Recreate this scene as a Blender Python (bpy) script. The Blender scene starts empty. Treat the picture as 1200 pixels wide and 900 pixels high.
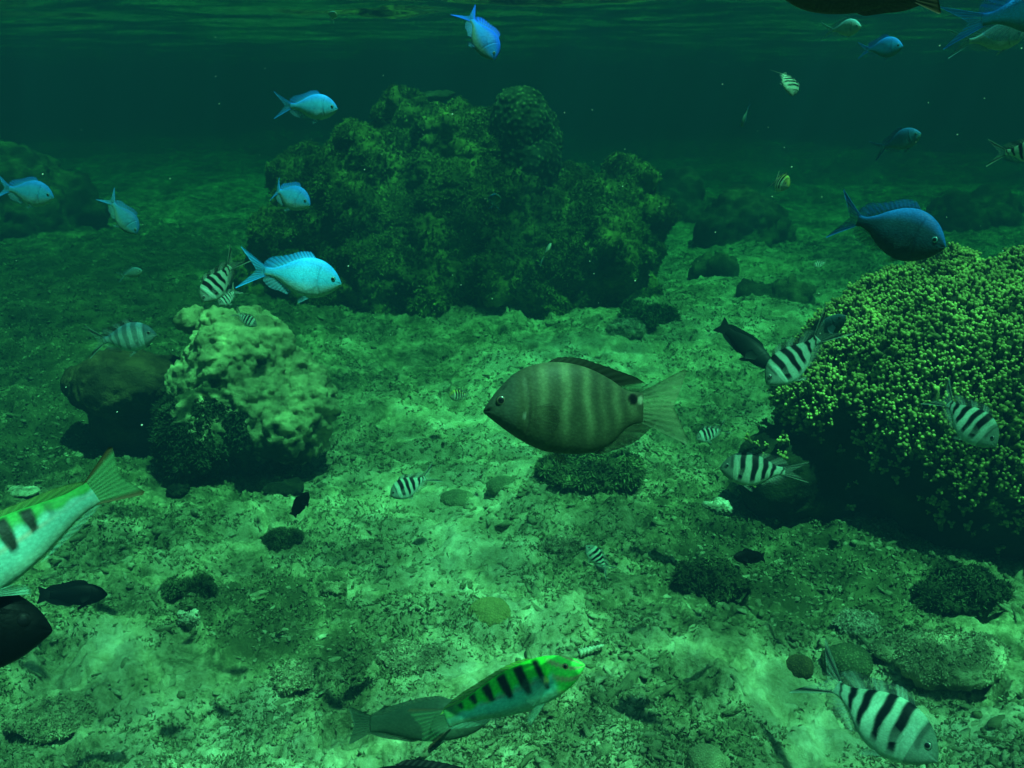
import bpy, math
import numpy as np
from mathutils import Matrix, Vector

# ------------------------------------------------------------------ camera, light, exposure
scn = bpy.context.scene
COL = scn.collection
PITCH = math.radians(16.9)
FPX = 1152.0                      # focal length in photo pixels (1200 px wide)
CAM = np.array([0.0, 0.0, 1.0])
cam = bpy.data.cameras.new("camera")
cam.sensor_width = 36.0
cam.lens = 36.0 * FPX / 1200.0
cam.clip_start = 0.01
cam.clip_end = 200.0
camo = bpy.data.objects.new("camera", cam)
COL.objects.link(camo)
camo.location = CAM
camo.rotation_euler = (math.pi / 2 - PITCH, 0, 0)
scn.camera = camo

SUN_ELEV, SUN_AZ = math.radians(70), math.radians(135)   # azimuth from +Y (ahead of the camera) towards +X
w = bpy.data.worlds.new("World")
scn.world = w
w.use_nodes = True
wn = w.node_tree.nodes
bg = wn["Background"]
sky = wn.new("ShaderNodeTexSky")
sky.sky_type = 'NISHITA'
sky.sun_disc = False
sky.sun_elevation = SUN_ELEV
sky.sun_rotation = SUN_AZ
w.node_tree.links.new(sky.outputs[0], bg.inputs[0])
bg.inputs[1].default_value = 0.10

sl = bpy.data.lights.new("sun", 'SUN')
sl.energy = 4.6
sl.angle = math.radians(0.6)
sl.color = (1.0, 0.96, 0.88)
so = bpy.data.objects.new("sun", sl)
COL.objects.link(so)
sd = Vector((math.sin(SUN_AZ) * math.cos(SUN_ELEV), math.cos(SUN_AZ) * math.cos(SUN_ELEV), math.sin(SUN_ELEV)))
so.rotation_euler = sd.to_track_quat('Z', 'Y').to_euler()
so.location = (0, 0, 8)

scn.view_settings.view_transform = 'Standard'
scn.view_settings.look = 'None'
scn.view_settings.gamma = 1.0
scn.view_settings.use_curve_mapping = False
scn.view_settings.exposure = 2.12
cy = scn.cycles
cy.use_denoising = True
cy.max_bounces = 5
cy.diffuse_bounces = 2
cy.glossy_bounces = 3
cy.transparent_max_bounces = 16
cy.volume_bounces = 0
cy.sample_clamp_indirect = 4.0

WATER_DENSITY = 1.0
WATER_SCATTER = (0.004, 0.0145, 0.0275)        # share of the extinction that scatters
WATER_SQRT_ABS = (0.49, 0.74, 0.60)          # square root of the absorption colour

F = np.array([0, math.cos(PITCH), -math.sin(PITCH)])
R = np.array([1.0, 0, 0])
U = np.array([0, math.sin(PITCH), math.cos(PITCH)])


def at(px, py, depth):
    return CAM + depth * (F + (px - 600) / FPX * R - (py - 450) / FPX * U)


# ------------------------------------------------------------------ noise
def _h(ix, iy, iz, s):
    with np.errstate(over='ignore'):
        h = (ix.astype(np.int64) * 374761393 + iy.astype(np.int64) * 668265263 + iz.astype(np.int64) * 2147483647 + s * 974711).astype(np.uint32)
        h = (h ^ (h >> np.uint32(13))) * np.uint32(1274126177)
        h = (h ^ (h >> np.uint32(16))) * np.uint32(2246822519)
        h = h ^ (h >> np.uint32(15))
    return h.astype(np.float64) / 4294967295.0


def noise(P, seed=0):
    i = np.floor(P)
    f = P - i
    i = i.astype(np.int64)
    u = f * f * f * (f * (f * 6 - 15) + 10)
    out = np.zeros(len(P))
    for dx in (0, 1):
        wx = u[:, 0] if dx else 1 - u[:, 0]
        for dy in (0, 1):
            wy = u[:, 1] if dy else 1 - u[:, 1]
            for dz in (0, 1):
                wz = u[:, 2] if dz else 1 - u[:, 2]
                a = _h(i[:, 0] + dx, i[:, 1] + dy, i[:, 2] + dz, seed) * 6.28318
                c = _h(i[:, 0] + dx, i[:, 1] + dy, i[:, 2] + dz, seed + 57) * 2 - 1
                r = np.sqrt(np.maximum(0, 1 - c * c))
                g = (f[:, 0] - dx) * r * np.cos(a) + (f[:, 1] - dy) * r * np.sin(a) + (f[:, 2] - dz) * c
                out += wx * wy * wz * g
    return out * 1.6


def fbm(P, octv=4, seed=0, gain=0.5):
    s = np.zeros(len(P))
    a = 1.0
    for k in range(octv):
        s += a * noise(P * 2.03 ** k + 17.3 * k, seed + k)
        a *= gain
    return s


def worley(P, seed=0):
    i = np.floor(P).astype(np.int64)
    best = np.full(len(P), 9.0)
    for dx in (-1, 0, 1):
        for dy in (-1, 0, 1):
            for dz in (-1, 0, 1):
                c = i + np.array([dx, dy, dz])
                q = np.stack([c[:, 0] + _h(c[:, 0], c[:, 1], c[:, 2], seed), c[:, 1] + _h(c[:, 0], c[:, 1], c[:, 2], seed + 1),
                              c[:, 2] + _h(c[:, 0], c[:, 1], c[:, 2], seed + 2)], 1)
                d = ((P - q) ** 2).sum(1)
                best = np.minimum(best, d)
    return np.sqrt(best)


rng = np.random.default_rng(7)
sm = lambda a, b, x: (lambda t: t * t * (3 - 2 * t))(np.clip((x - a) / (b - a), 0, 1))


# ------------------------------------------------------------------ mesh and object helpers
def new_mesh(name, V, faces, cols=None, alpha=None, smooth=True, extra=None):
    """faces: array (n,3) / (n,4) or list of such arrays."""
    me = bpy.data.meshes.new(name)
    V = np.asarray(V, dtype=np.float32)
    if not isinstance(faces, list):
        faces = [faces]
    faces = [np.asarray(f, dtype=np.int32) for f in faces if len(f)]
    me.vertices.add(len(V))
    me.vertices.foreach_set('co', V.ravel())
    loops = np.concatenate([f.ravel() for f in faces])
    tot = np.concatenate([np.full(len(f), f.shape[1], dtype=np.int32) for f in faces])
    start = np.concatenate([[0], np.cumsum(tot)[:-1]]).astype(np.int32)
    me.loops.add(len(loops))
    me.loops.foreach_set('vertex_index', loops)
    me.polygons.add(len(tot))
    me.polygons.foreach_set('loop_start', start)
    me.polygons.foreach_set('loop_total', tot)
    me.polygons.foreach_set('use_smooth', np.full(len(tot), smooth))
    me.update(calc_edges=True)
    me.validate()
    if cols is not None:
        a = me.attributes.new('tint', 'FLOAT_COLOR', 'POINT')
        c = np.ones((len(V), 4), dtype=np.float32)
        c[:, :3] = cols
        a.data.foreach_set('color', c.ravel())
    if alpha is not None:
        a = me.attributes.new('film', 'FLOAT', 'POINT')
        a.data.foreach_set('value', np.asarray(alpha, dtype=np.float32))
    if extra:
        for k, v in extra.items():
            a = me.attributes.new(k, 'FLOAT', 'POINT')
            a.data.foreach_set('value', np.asarray(v, dtype=np.float32))
    return me


def link(name, me, m, parent=None):
    o = bpy.data.objects.new(name, me)
    COL.objects.link(o)
    if m is not None and len(me.materials) == 0:
        me.materials.append(m)
    if parent is not None:
        o.parent = parent
    return o


def tag(o, label=None, cat=None, group=None, kind=None):
    for k, v in (('label', label), ('category', cat), ('group', group), ('kind', kind)):
        if v:
            o[k] = v
    return o


def empty(name, loc, label, cat, group=None):
    o = bpy.data.objects.new(name, None)
    o.empty_display_size = 0.05
    COL.objects.link(o)
    o.location = loc
    return tag(o, label, cat, group)


def grid_faces(n, m, wrap=False):
    i = np.arange(n - 1)[:, None]
    j = np.arange(m if wrap else m - 1)[None, :]
    a = i * m + j
    b = i * m + (j + 1) % m
    return np.stack([a, b, b + m, a + m], -1).reshape(-1, 4)


# ------------------------------------------------------------------ materials
def mat(name):
    m = bpy.data.materials.new(name)
    m.use_nodes = True
    nt = m.node_tree
    return m, nt, nt.nodes['Principled BSDF'], nt.nodes['Material Output']


def N(nt, kind, **kw):
    n = nt.nodes.new(kind)
    for k, v in kw.items():
        if k in n.inputs:
            n.inputs[k].default_value = v
        else:
            setattr(n, k, v)
    return n


def mixrgb(nt, a, b, fac, mode='MIX'):
    n = nt.nodes.new('ShaderNodeMix')
    n.data_type = 'RGBA'
    n.blend_type = mode
    for s, v in ((n.inputs[0], fac), (n.inputs[6], a), (n.inputs[7], b)):
        if isinstance(v, (int, float)):
            s.default_value = v
        elif isinstance(v, tuple):
            s.default_value = v if len(v) == 4 else (*v, 1)
        else:
            nt.links.new(v, s)
    return n.outputs[2]


def ramp(nt, src, stops):
    n = nt.nodes.new('ShaderNodeValToRGB')
    while len(n.color_ramp.elements) < len(stops):
        n.color_ramp.elements.new(0.5)
    for e, (p, c) in zip(n.color_ramp.elements, stops):
        e.position = p
        e.color = (c, c, c, 1) if isinstance(c, (int, float)) else (*c, 1)
    nt.links.new(src, n.inputs[0])
    return n.outputs[0]


def tinted(name, rough=0.8, spec=0.3, nscale=60.0, amount=0.5, bump=0.3, bscale=200.0, bdist=0.004, extra_scale=None):
    """the mesh's own tint, broken up by procedural mottling and a fine bump"""
    m, nt, p, out = mat(name)
    a = N(nt, 'ShaderNodeAttribute', attribute_name='tint')
    tc = N(nt, 'ShaderNodeTexCoord')
    n1 = N(nt, 'ShaderNodeTexNoise', Scale=nscale, Detail=6.0, Roughness=0.65)
    nt.links.new(tc.outputs['Object'], n1.inputs['Vector'])
    v = ramp(nt, n1.outputs[0], [(0.3, 1 - amount), (0.7, 1 + amount * 0.6)])
    c = mixrgb(nt, a.outputs['Color'], v, 1.0, 'MULTIPLY')
    nt.links.new(c, p.inputs['Base Color'])
    p.inputs['Roughness'].default_value = rough
    p.inputs['Specular IOR Level'].default_value = spec
    n2 = N(nt, 'ShaderNodeTexNoise', Scale=bscale, Detail=4.0, Roughness=0.7)
    nt.links.new(tc.outputs['Object'], n2.inputs['Vector'])
    b = N(nt, 'ShaderNodeBump', Strength=bump, Distance=bdist)
    nt.links.new(n2.outputs[0], b.inputs['Height'])
    nt.links.new(b.outputs[0], p.inputs['Normal'])
    return m


def sand_material():
    m, nt, p, out = mat('seabed_sand_and_turf')
    tc = N(nt, 'ShaderNodeTexCoord')
    a = N(nt, 'ShaderNodeAttribute', attribute_name='sand')
    k = []
    for s, d in ((2.2, 4), (9.0, 6), (38.0, 6), (150.0, 4)):
        n = N(nt, 'ShaderNodeTexNoise', Scale=s, Detail=float(d), Roughness=0.68)
        nt.links.new(tc.outputs['Object'], n.inputs['Vector'])
        k.append(n.outputs[0])

    def add(x, y, w=1.0):
        q = N(nt, 'ShaderNodeMath', operation='MULTIPLY_ADD')
        nt.links.new(x, q.inputs[0])
        q.inputs[1].default_value = w
        if isinstance(y, (int, float)):
            q.inputs[2].default_value = y
        else:
            nt.links.new(y, q.inputs[2])
        return q.outputs[0]
    f = add(k[0], 0.0, 0.5)
    f = add(k[1], f, 0.85)
    f = add(k[2], f, 0.75)
    f = add(k[3], f, 0.35)
    f = add(a.outputs['Fac'], f, 0.42)
    f = add(f, -0.80, 1.70)
    c = ramp(nt, f, [(0.0, (0.050, 0.062, 0.028))] + [(x / 1.0, c) for x, c in
             ((0.98 / 2, (0.08, 0.095, 0.042)), (1.16 / 2, (0.16, 0.175, 0.085)), (1.34 / 2, (0.29, 0.29, 0.16)), (1.66 / 2, (0.46, 0.45, 0.29)), (2.0 / 2, (0.66, 0.64, 0.47)))])
    # the ramp runs over half the sum
    h = N(nt, 'ShaderNodeMath', operation='MULTIPLY')
    nt.links.new(f, h.inputs[0])
    h.inputs[1].default_value = 0.5
    nt.links.new(h.outputs[0], c.node.inputs[0])
    nt.links.new(c, p.inputs['Base Color'])
    p.inputs['Roughness'].default_value = 0.95
    p.inputs['Specular IOR Level'].default_value = 0.1
    b = N(nt, 'ShaderNodeBump', Strength=0.7, Distance=0.006)
    q = add(k[2], k[3], 1.5)
    nt.links.new(q, b.inputs['Height'])
    nt.links.new(b.outputs[0], p.inputs['Normal'])
    return m


def fish_skin():
    m, nt, p, out = mat('fish_skin')
    a = N(nt, 'ShaderNodeAttribute', attribute_name='tint')
    tc = N(nt, 'ShaderNodeTexCoord')
    mp = N(nt, 'ShaderNodeMapping')
    mp.inputs['Scale'].default_value = (1.0, 0.4, 1.35)
    nt.links.new(tc.outputs['Object'], mp.inputs['Vector'])
    v = N(nt, 'ShaderNodeTexVoronoi', Scale=46.0)
    nt.links.new(mp.outputs[0], v.inputs['Vector'])
    n1 = N(nt, 'ShaderNodeTexNoise', Scale=14.0, Detail=5.0, Roughness=0.6)
    nt.links.new(tc.outputs['Object'], n1.inputs['Vector'])
    c = mixrgb(nt, a.outputs['Color'], ramp(nt, v.outputs['Distance'], [(0.2, 1.05), (0.75, 0.82)]), 1.0, 'MULTIPLY')
    c = mixrgb(nt, c, ramp(nt, n1.outputs[0], [(0.3, 0.85), (0.7, 1.1)]), 1.0, 'MULTIPLY')
    nt.links.new(c, p.inputs['Base Color'])
    p.inputs['Roughness'].default_value = 0.5
    p.inputs['Specular IOR Level'].default_value = 0.07
    b = N(nt, 'ShaderNodeBump', Strength=0.35, Distance=0.0004)
    b.invert = True
    nt.links.new(v.outputs['Distance'], b.inputs['Height'])
    nt.links.new(b.outputs[0], p.inputs['Normal'])
    return m


def fin_material():
    m, nt, p, out = mat('fish_fin')
    a = N(nt, 'ShaderNodeAttribute', attribute_name='tint')
    f = N(nt, 'ShaderNodeAttribute', attribute_name='film')
    nt.links.new(a.outputs['Color'], p.inputs['Base Color'])
    p.inputs['Roughness'].default_value = 0.5
    p.inputs['Specular IOR Level'].default_value = 0.1
    nt.links.new(f.outputs['Fac'], p.inputs['Alpha'])
    return m


def plain(name, col, rough=0.3, spec=0.5):
    m, nt, p, out = mat(name)
    tc = N(nt, 'ShaderNodeTexCoord')
    n1 = N(nt, 'ShaderNodeTexNoise', Scale=9.0, Detail=3.0)
    nt.links.new(tc.outputs['Object'], n1.inputs['Vector'])
    c = mixrgb(nt, col, ramp(nt, n1.outputs[0], [(0.3, 0.85), (0.7, 1.1)]), 1.0, 'MULTIPLY')
    nt.links.new(c, p.inputs['Base Color'])
    p.inputs['Roughness'].default_value = rough
    p.inputs['Specular IOR Level'].default_value = spec
    return m


M_SAND = sand_material()
M_ROCK = tinted('algae_covered_rock', 0.95, 0.1, 18.0, 0.55, 0.8, 90.0, 0.012)
M_STONE = tinted('reef_stone', 0.95, 0.1, 70.0, 0.5, 0.6, 260.0, 0.004)
M_CORAL = tinted('coral_skin', 0.8, 0.25, 60.0, 0.35, 0.4, 320.0, 0.003)
M_ALGAE = tinted('algae_blade', 0.85, 0.15, 25.0, 0.4, 0.0)
M_SKIN = fish_skin()
M_FIN = fin_material()
M_IRIS = tinted('fish_iris', 0.25, 0.5, 8.0, 0.2, 0.0)
M_PUPIL = plain('fish_pupil', (0.006, 0.006, 0.008), 0.12)


# ------------------------------------------------------------------ the setting: seabed
def sandy(x, y):
    """share of bare pale sand: a winding strip through the middle, smaller patches beside it"""
    xc = -0.10 - 0.10 * np.sin(y * 1.4) + 0.05 * (y - 2)
    s = np.exp(-((x - xc) / (0.22 + 0.06 * y)) ** 2) * sm(0.9, 1.7, y) * (1 - sm(3.0, 4.2, y)) * 0.55
    for cx, cy_, r, a in ((0.8, 1.59, 0.16, 0.55), (0.49, 1.34, 0.16, 0.5), (0.75, 1.33, 0.12, 0.5), (-0.77, 1.56, 0.12, 0.5), (-0.39, 1.49, 0.1, 0.5), (-0.48, 1.31, 0.14, 0.4), (0.36, 1.66, 0.1, 0.35), (0.61, 2.16, 0.1, 0.15), (-0.15, 2.03, 0.16, 0.3), (-0.1, 2.56, 0.2, 0.3), (-0.72, 2.03, 0.2, 0.2), (0.55, 1.42, 0.16, .35), (-0.45, 1.45, 0.2, .4), (0.30, 3.6, 0.32, .6), (0.2, 1.5, .2, .1), (-.12, 1.45, .25, .2), (1.1, 3.8, .5, .35),
                          (-1.1, 2.2, .25, .35), (.62, 1.62, .14, .5), (.9, 5.2, .9, .3), (-.6, 2.05, .2, .35), (-1.6, 3.2, .4, .2)):
        s = s + a * np.exp(-(((x - cx) / r) ** 2 + ((y - cy_) / (r * 1.3)) ** 2))
    for cx, cy_, r, a in ((-2.27, 5.17, 1.0, 0.5), (-1.36, 3.1, 0.35, 0.5), (-1.42, 2.69, 0.2, 0.4), (-0.55, 1.83, 0.12, 0.35), (-0.43, 1.6, 0.1, 0.3), (-0.86, 1.73, 0.1, 0.3), (0.76, 1.98, 0.2, 0.4), (0.53, 2.26, 0.2, 0.3), (0.23, 2.43, 0.12, 0.3), (0.06, 1.35, 0.07, 0.3), (-0.46, 1.72, .22, .75), (-.30, 1.48, .13, .6), (-1.0, 2.1, .4, .3), (.55, 2.0, .3, .45), (.3, 1.35, .12, .35), (-0.36, 1.62, .17, .3), (-1.7, 3.6, .8, .25), (0.42, 1.85, .16, .3), (.72, 1.9, .2, .45), (0.1, 2.3, .14, .25), (-.2, 1.75, .12, .3)):
        s = s - a * np.exp(-(((x - cx) / r) ** 2 + ((y - cy_) / (r * 1.3)) ** 2))
    s = .72 * s - .45 * np.exp(-((x + 2.3) / 1.3) ** 2 - ((y - 4.2) / 1.5) ** 2) - .4 * np.exp(-((x + 1.25) / .35) ** 2 - ((y - 2.75) / .45) ** 2)
    return s


def seabed_height(x, y):
    x = np.asarray(x, dtype=float)
    y = np.asarray(y, dtype=float)
    P = np.stack([x, y, np.full_like(x, 0.37)], 1)
    s = np.clip(sandy(x, y) * 1.2, 0, 1)
    rough = 1 - 0.62 * s
    h = 0.055 * fbm(P / 0.95, 2, 1) + 0.030 * noise(P / 0.34, 3)
    Q = P + 0.03 * np.stack([noise(P / 0.1, 31), noise(P / 0.1, 32), 0 * x], 1)
    h += rough * (0.036 * (0.35 - np.abs(noise(Q / 0.16, 5))) + 0.022 * (0.35 - np.abs(noise(Q / 0.07, 6))))
    h += rough * 0.026 * (0.45 - worley(Q / 0.055, 7)) * sm(-0.1, 0.35, noise(P / 0.4, 12))
    h += (0.55 + 0.45 * rough) * (0.009 * noise(Q / 0.028, 8) + 0.006 * noise(Q / 0.013, 9) + 0.003 * noise(Q / 0.007, 10))
    h -= rough * 0.05 * sm(0.30, 0.62, noise(P / 0.13, 14))
    far = sm(4.5, 14, y)
    h += far * (0.25 * noise(P / 2.5, 21))
    h += 0.10 * sm(-0.8, -2.2, x) * sm(2.4, 4.0, y)
    return h


tt = np.concatenate([np.linspace(-3.2, -0.63, 70), np.linspace(-0.61, 0.61, 800), np.linspace(0.63, 3.2, 70)])
yy = np.concatenate([np.linspace(-1.5, 0.86, 50), np.geomspace(0.88, 24.0, 1150)])
Y, T = np.meshgrid(yy, tt, indexing='ij')
X = np.maximum(Y, 1.0) * T
Z = seabed_height(X.ravel(), Y.ravel())
V = np.stack([X.ravel(), Y.ravel(), Z], 1)
me = new_mesh('seabed', V, grid_faces(len(yy), len(tt)), extra={'sand': sandy(X.ravel(), Y.ravel())})
tag(link('seabed', me, M_SAND), kind='structure')


def ground(px, py):
    """where the line of sight through a photo pixel meets the seabed"""
    d = 2.0
    for _ in range(12):
        dirv = F + (px - 600) / FPX * R - (py - 450) / FPX * U
        p = CAM + d * dirv
        z = seabed_height([p[0]], [p[1]])[0]
        d = d + (z - p[2]) / dirv[2] * 0.8
    return CAM + d * dirv, d


# water surface overhead, seen from below: it mirrors the reef at a grazing angle and lets the daylight in from above
def water_material():
    m, nt, p, out = mat('rippled_water_surface')
    nt.nodes.remove(p)
    fr = N(nt, 'ShaderNodeFresnel', IOR=1.33)
    tr = N(nt, 'ShaderNodeBsdfTransparent')
    gl = N(nt, 'ShaderNodeBsdfGlossy', Roughness=0.03)
    gl.inputs['Color'].default_value = (0.95, 0.97, 0.95, 1)
    mx = N(nt, 'ShaderNodeMixShader')
    nt.links.new(fr.outputs[0], mx.inputs[0])
    nt.links.new(tr.outputs[0], mx.inputs[1])
    nt.links.new(gl.outputs[0], mx.inputs[2])
    nt.links.new(mx.outputs[0], out.inputs['Surface'])
    # caustic dapples painted into the sheet's transmission, independent of the ripple shape
    tc = N(nt, 'ShaderNodeTexCoord')
    n0 = N(nt, 'ShaderNodeTexNoise', Scale=3.0, Detail=3.0)
    nt.links.new(tc.outputs['Object'], n0.inputs['Vector'])
    add = N(nt, 'ShaderNodeMix', data_type='VECTOR')
    add.inputs[0].default_value = 0.22
    nt.links.new(tc.outputs['Object'], add.inputs[4])
    nt.links.new(n0.outputs['Color'], add.inputs[5])
    vo = N(nt, 'ShaderNodeTexVoronoi', feature='DISTANCE_TO_EDGE', Scale=7.0)
    nt.links.new(add.outputs[1], vo.inputs['Vector'])
    n1 = N(nt, 'ShaderNodeTexNoise', Scale=1.6, Detail=4.0)
    nt.links.new(tc.outputs['Object'], n1.inputs['Vector'])
    lines = ramp(nt, vo.outputs['Distance'], [(0.0, 1.0), (0.05, 0.78), (0.16, 0.50), (0.4, 0.42)])
    broad = ramp(nt, n1.outputs[0], [(0.36, 0.50), (0.62, 1.0)])
    pat = mixrgb(nt, lines, broad, 1.0, 'MULTIPLY')
    nt.links.new(mixrgb(nt, pat, (0.28, 1.0, 0.72), 1.0, 'MULTIPLY'), tr.inputs['Color'])     # tint put in for daylight greened by a long path through water
    return m


gx = np.linspace(-25, 25, 500)
gx = np.sign(gx) * np.abs(gx / 25) ** 2.2 * 25
gy = np.concatenate([np.linspace(-3, 0, 20)[:-1], np.linspace(0, 1, 620) ** 1.9 * 25])
WY, WX = np.meshgrid(gy, gx, indexing='ij')
P = np.stack([WX.ravel(), WY.ravel(), 0 * WX.ravel()], 1)
WATER_Z = 1.26
wz = WATER_Z + 0.030 * noise(P / np.array([0.9, 0.6, 1]), 71) + 0.013 * noise(P / np.array([0.35, 0.2, 1]), 72) + 0.003 * noise(P / 0.09, 73)
V = np.stack([WX.ravel(), WY.ravel(), wz], 1)
tag(link('water_surface', new_mesh('water_surface', V, grid_faces(len(gy), len(gx))), water_material()), kind='structure')


# ------------------------------------------------------------------ fused lumps (rocks and corals)
def fuse(blobs, voxel):
    """blobs: (centre, radii) -> one closed surface through all of them; returns verts, faces"""
    import bmesh
    bm = bmesh.new()
    for c, r in blobs:
        r = (r, r, r) if np.isscalar(r) else r
        mtx = Matrix.Translation(Vector(c)) @ Matrix.Diagonal((*r, 1.0))
        bmesh.ops.create_icosphere(bm, subdivisions=3, radius=1.0, matrix=mtx)
    me = bpy.data.meshes.new('lumps')
    bm.to_mesh(me)
    bm.free()
    o = bpy.data.objects.new('lumps', me)
    COL.objects.link(o)
    md = o.modifiers.new('r', 'REMESH')
    md.mode = 'VOXEL'
    md.voxel_size = voxel
    s = o.modifiers.new('s', 'SMOOTH')
    s.iterations = 3
    dg = bpy.context.evaluated_depsgraph_get()
    ev = o.evaluated_get(dg)
    m2 = ev.to_mesh()
    V = np.empty(len(m2.vertices) * 3)
    m2.vertices.foreach_get('co', V)
    V = V.reshape(-1, 3)
    nl = np.empty(len(m2.polygons), dtype=np.int32)
    m2.polygons.foreach_get('loop_total', nl)
    L = np.empty(len(m2.loops), dtype=np.int32)
    m2.loops.foreach_get('vertex_index', L)
    assert (nl == 4).all()
    Fq = L.reshape(-1, 4)
    ev.to_mesh_clear()
    bpy.data.objects.remove(o)
    bpy.data.meshes.remove(me)
    return V, Fq


def normals(V, Fq):
    a, b, c, d = (V[Fq[:, k]] for k in range(4))
    n = np.cross(c - a, d - b)
    out = np.zeros_like(V)
    for k in range(4):
        np.add.at(out, Fq[:, k], n)
    return out / np.maximum(np.linalg.norm(out, axis=1, keepdims=True), 1e-12)


def rough_rock(blobs, voxel, lump, lumpsize, fine, seed):
    V, Fq = fuse(blobs, voxel)
    for sc, am, kind in ((lumpsize, lump, 'w'), (lumpsize * 0.42, lump * 0.45, 'w'), (lumpsize * 0.9, lump * 0.6, 'n'), (lumpsize * 0.2, fine, 'n'), (lumpsize * 0.09, fine * 0.6, 'n')):
        n = normals(V, Fq)
        if kind == 'w':
            Q = V + lumpsize * 0.25 * np.stack([noise(V / lumpsize, seed + 3), noise(V / lumpsize, seed + 4), noise(V / lumpsize, seed + 5)], 1)
            h = am * (0.5 - worley(Q / sc, seed + 11))
        else:
            h = am * noise(V / sc, seed + 20)
        V = V + n * h[:, None]
    return V, Fq


def blades(P, Nn, length, width, cols, per=6, seed=3, droop=0.25, spread=0.7, vary=0.35):
    """tufts of thin tapered blades growing from points P along normals Nn"""
    r = np.random.default_rng(seed)
    n = len(P)
    P = np.repeat(P, per, 0)
    Nn = np.repeat(Nn, per, 0)
    C = np.repeat(cols, per, 0) * r.uniform(1 - vary, 1 + vary, (n * per, 1))
    L = np.repeat(np.broadcast_to(length, (n,)), per) * r.uniform(0.5, 1.2, n * per)
    W = np.repeat(np.broadcast_to(width, (n,)), per) * r.uniform(0.6, 1.3, n * per)
    d = Nn + spread * r.normal(size=P.shape)
    d /= np.linalg.norm(d, axis=1, keepdims=True)
    s = np.cross(d, r.normal(size=P.shape))
    s /= np.maximum(np.linalg.norm(s, axis=1, keepdims=True), 1e-9)
    P = P + s * (W * r.uniform(-2, 2, n * per))[:, None]
    dn = np.array([0, 0, -1.0])
    bend = np.cross(d, s) * r.uniform(-0.4, 0.4, (n * per, 1))
    mid = P + d * (L * .5)[:, None] + bend * (L * .12)[:, None]
    tip = P + d * L[:, None] + bend * (L * .5)[:, None] + dn * (L * droop * r.uniform(0, 1, n * per))[:, None]
    wv = s * W[:, None]
    V = np.stack([P - wv * .6, P + wv * .6, mid + wv, mid - wv, tip + wv * .35, tip - wv * .35], 1).reshape(-1, 3)
    k = np.arange(n * per)[:, None] * 6
    Fq = np.concatenate([k + np.array([[0, 1, 2, 3]]), k + np.array([[3, 2, 4, 5]])])
    return V, Fq, np.repeat(C, 6, 0)


def sample_surface(V, Fq, n, seed, keep=None):
    r = np.random.default_rng(seed)
    a, b, c, d = (V[Fq[:, k]] for k in range(4))
    nn = np.cross(c - a, d - b)
    ar = np.linalg.norm(nn, axis=1)
    nn = nn / np.maximum(ar[:, None], 1e-12)
    wgt = ar.copy()
    if keep is not None:
        wgt = wgt * keep((a + c) / 2, nn)
    idx = r.choice(len(Fq), n, p=wgt / wgt.sum())
    u, v = r.random(n)[:, None], r.random(n)[:, None]
    p = (a[idx] * (1 - u) + b[idx] * u) * (1 - v) + (d[idx] * (1 - u) + c[idx] * u) * v
    return p, nn[idx]


def lump(px, py, depth, r, flat=(1, 1, 1)):
    """ellipsoid whose centre is seen at a pixel; r in metres"""
    return tuple(at(px, py, depth)), tuple(r * np.array(flat))


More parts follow.
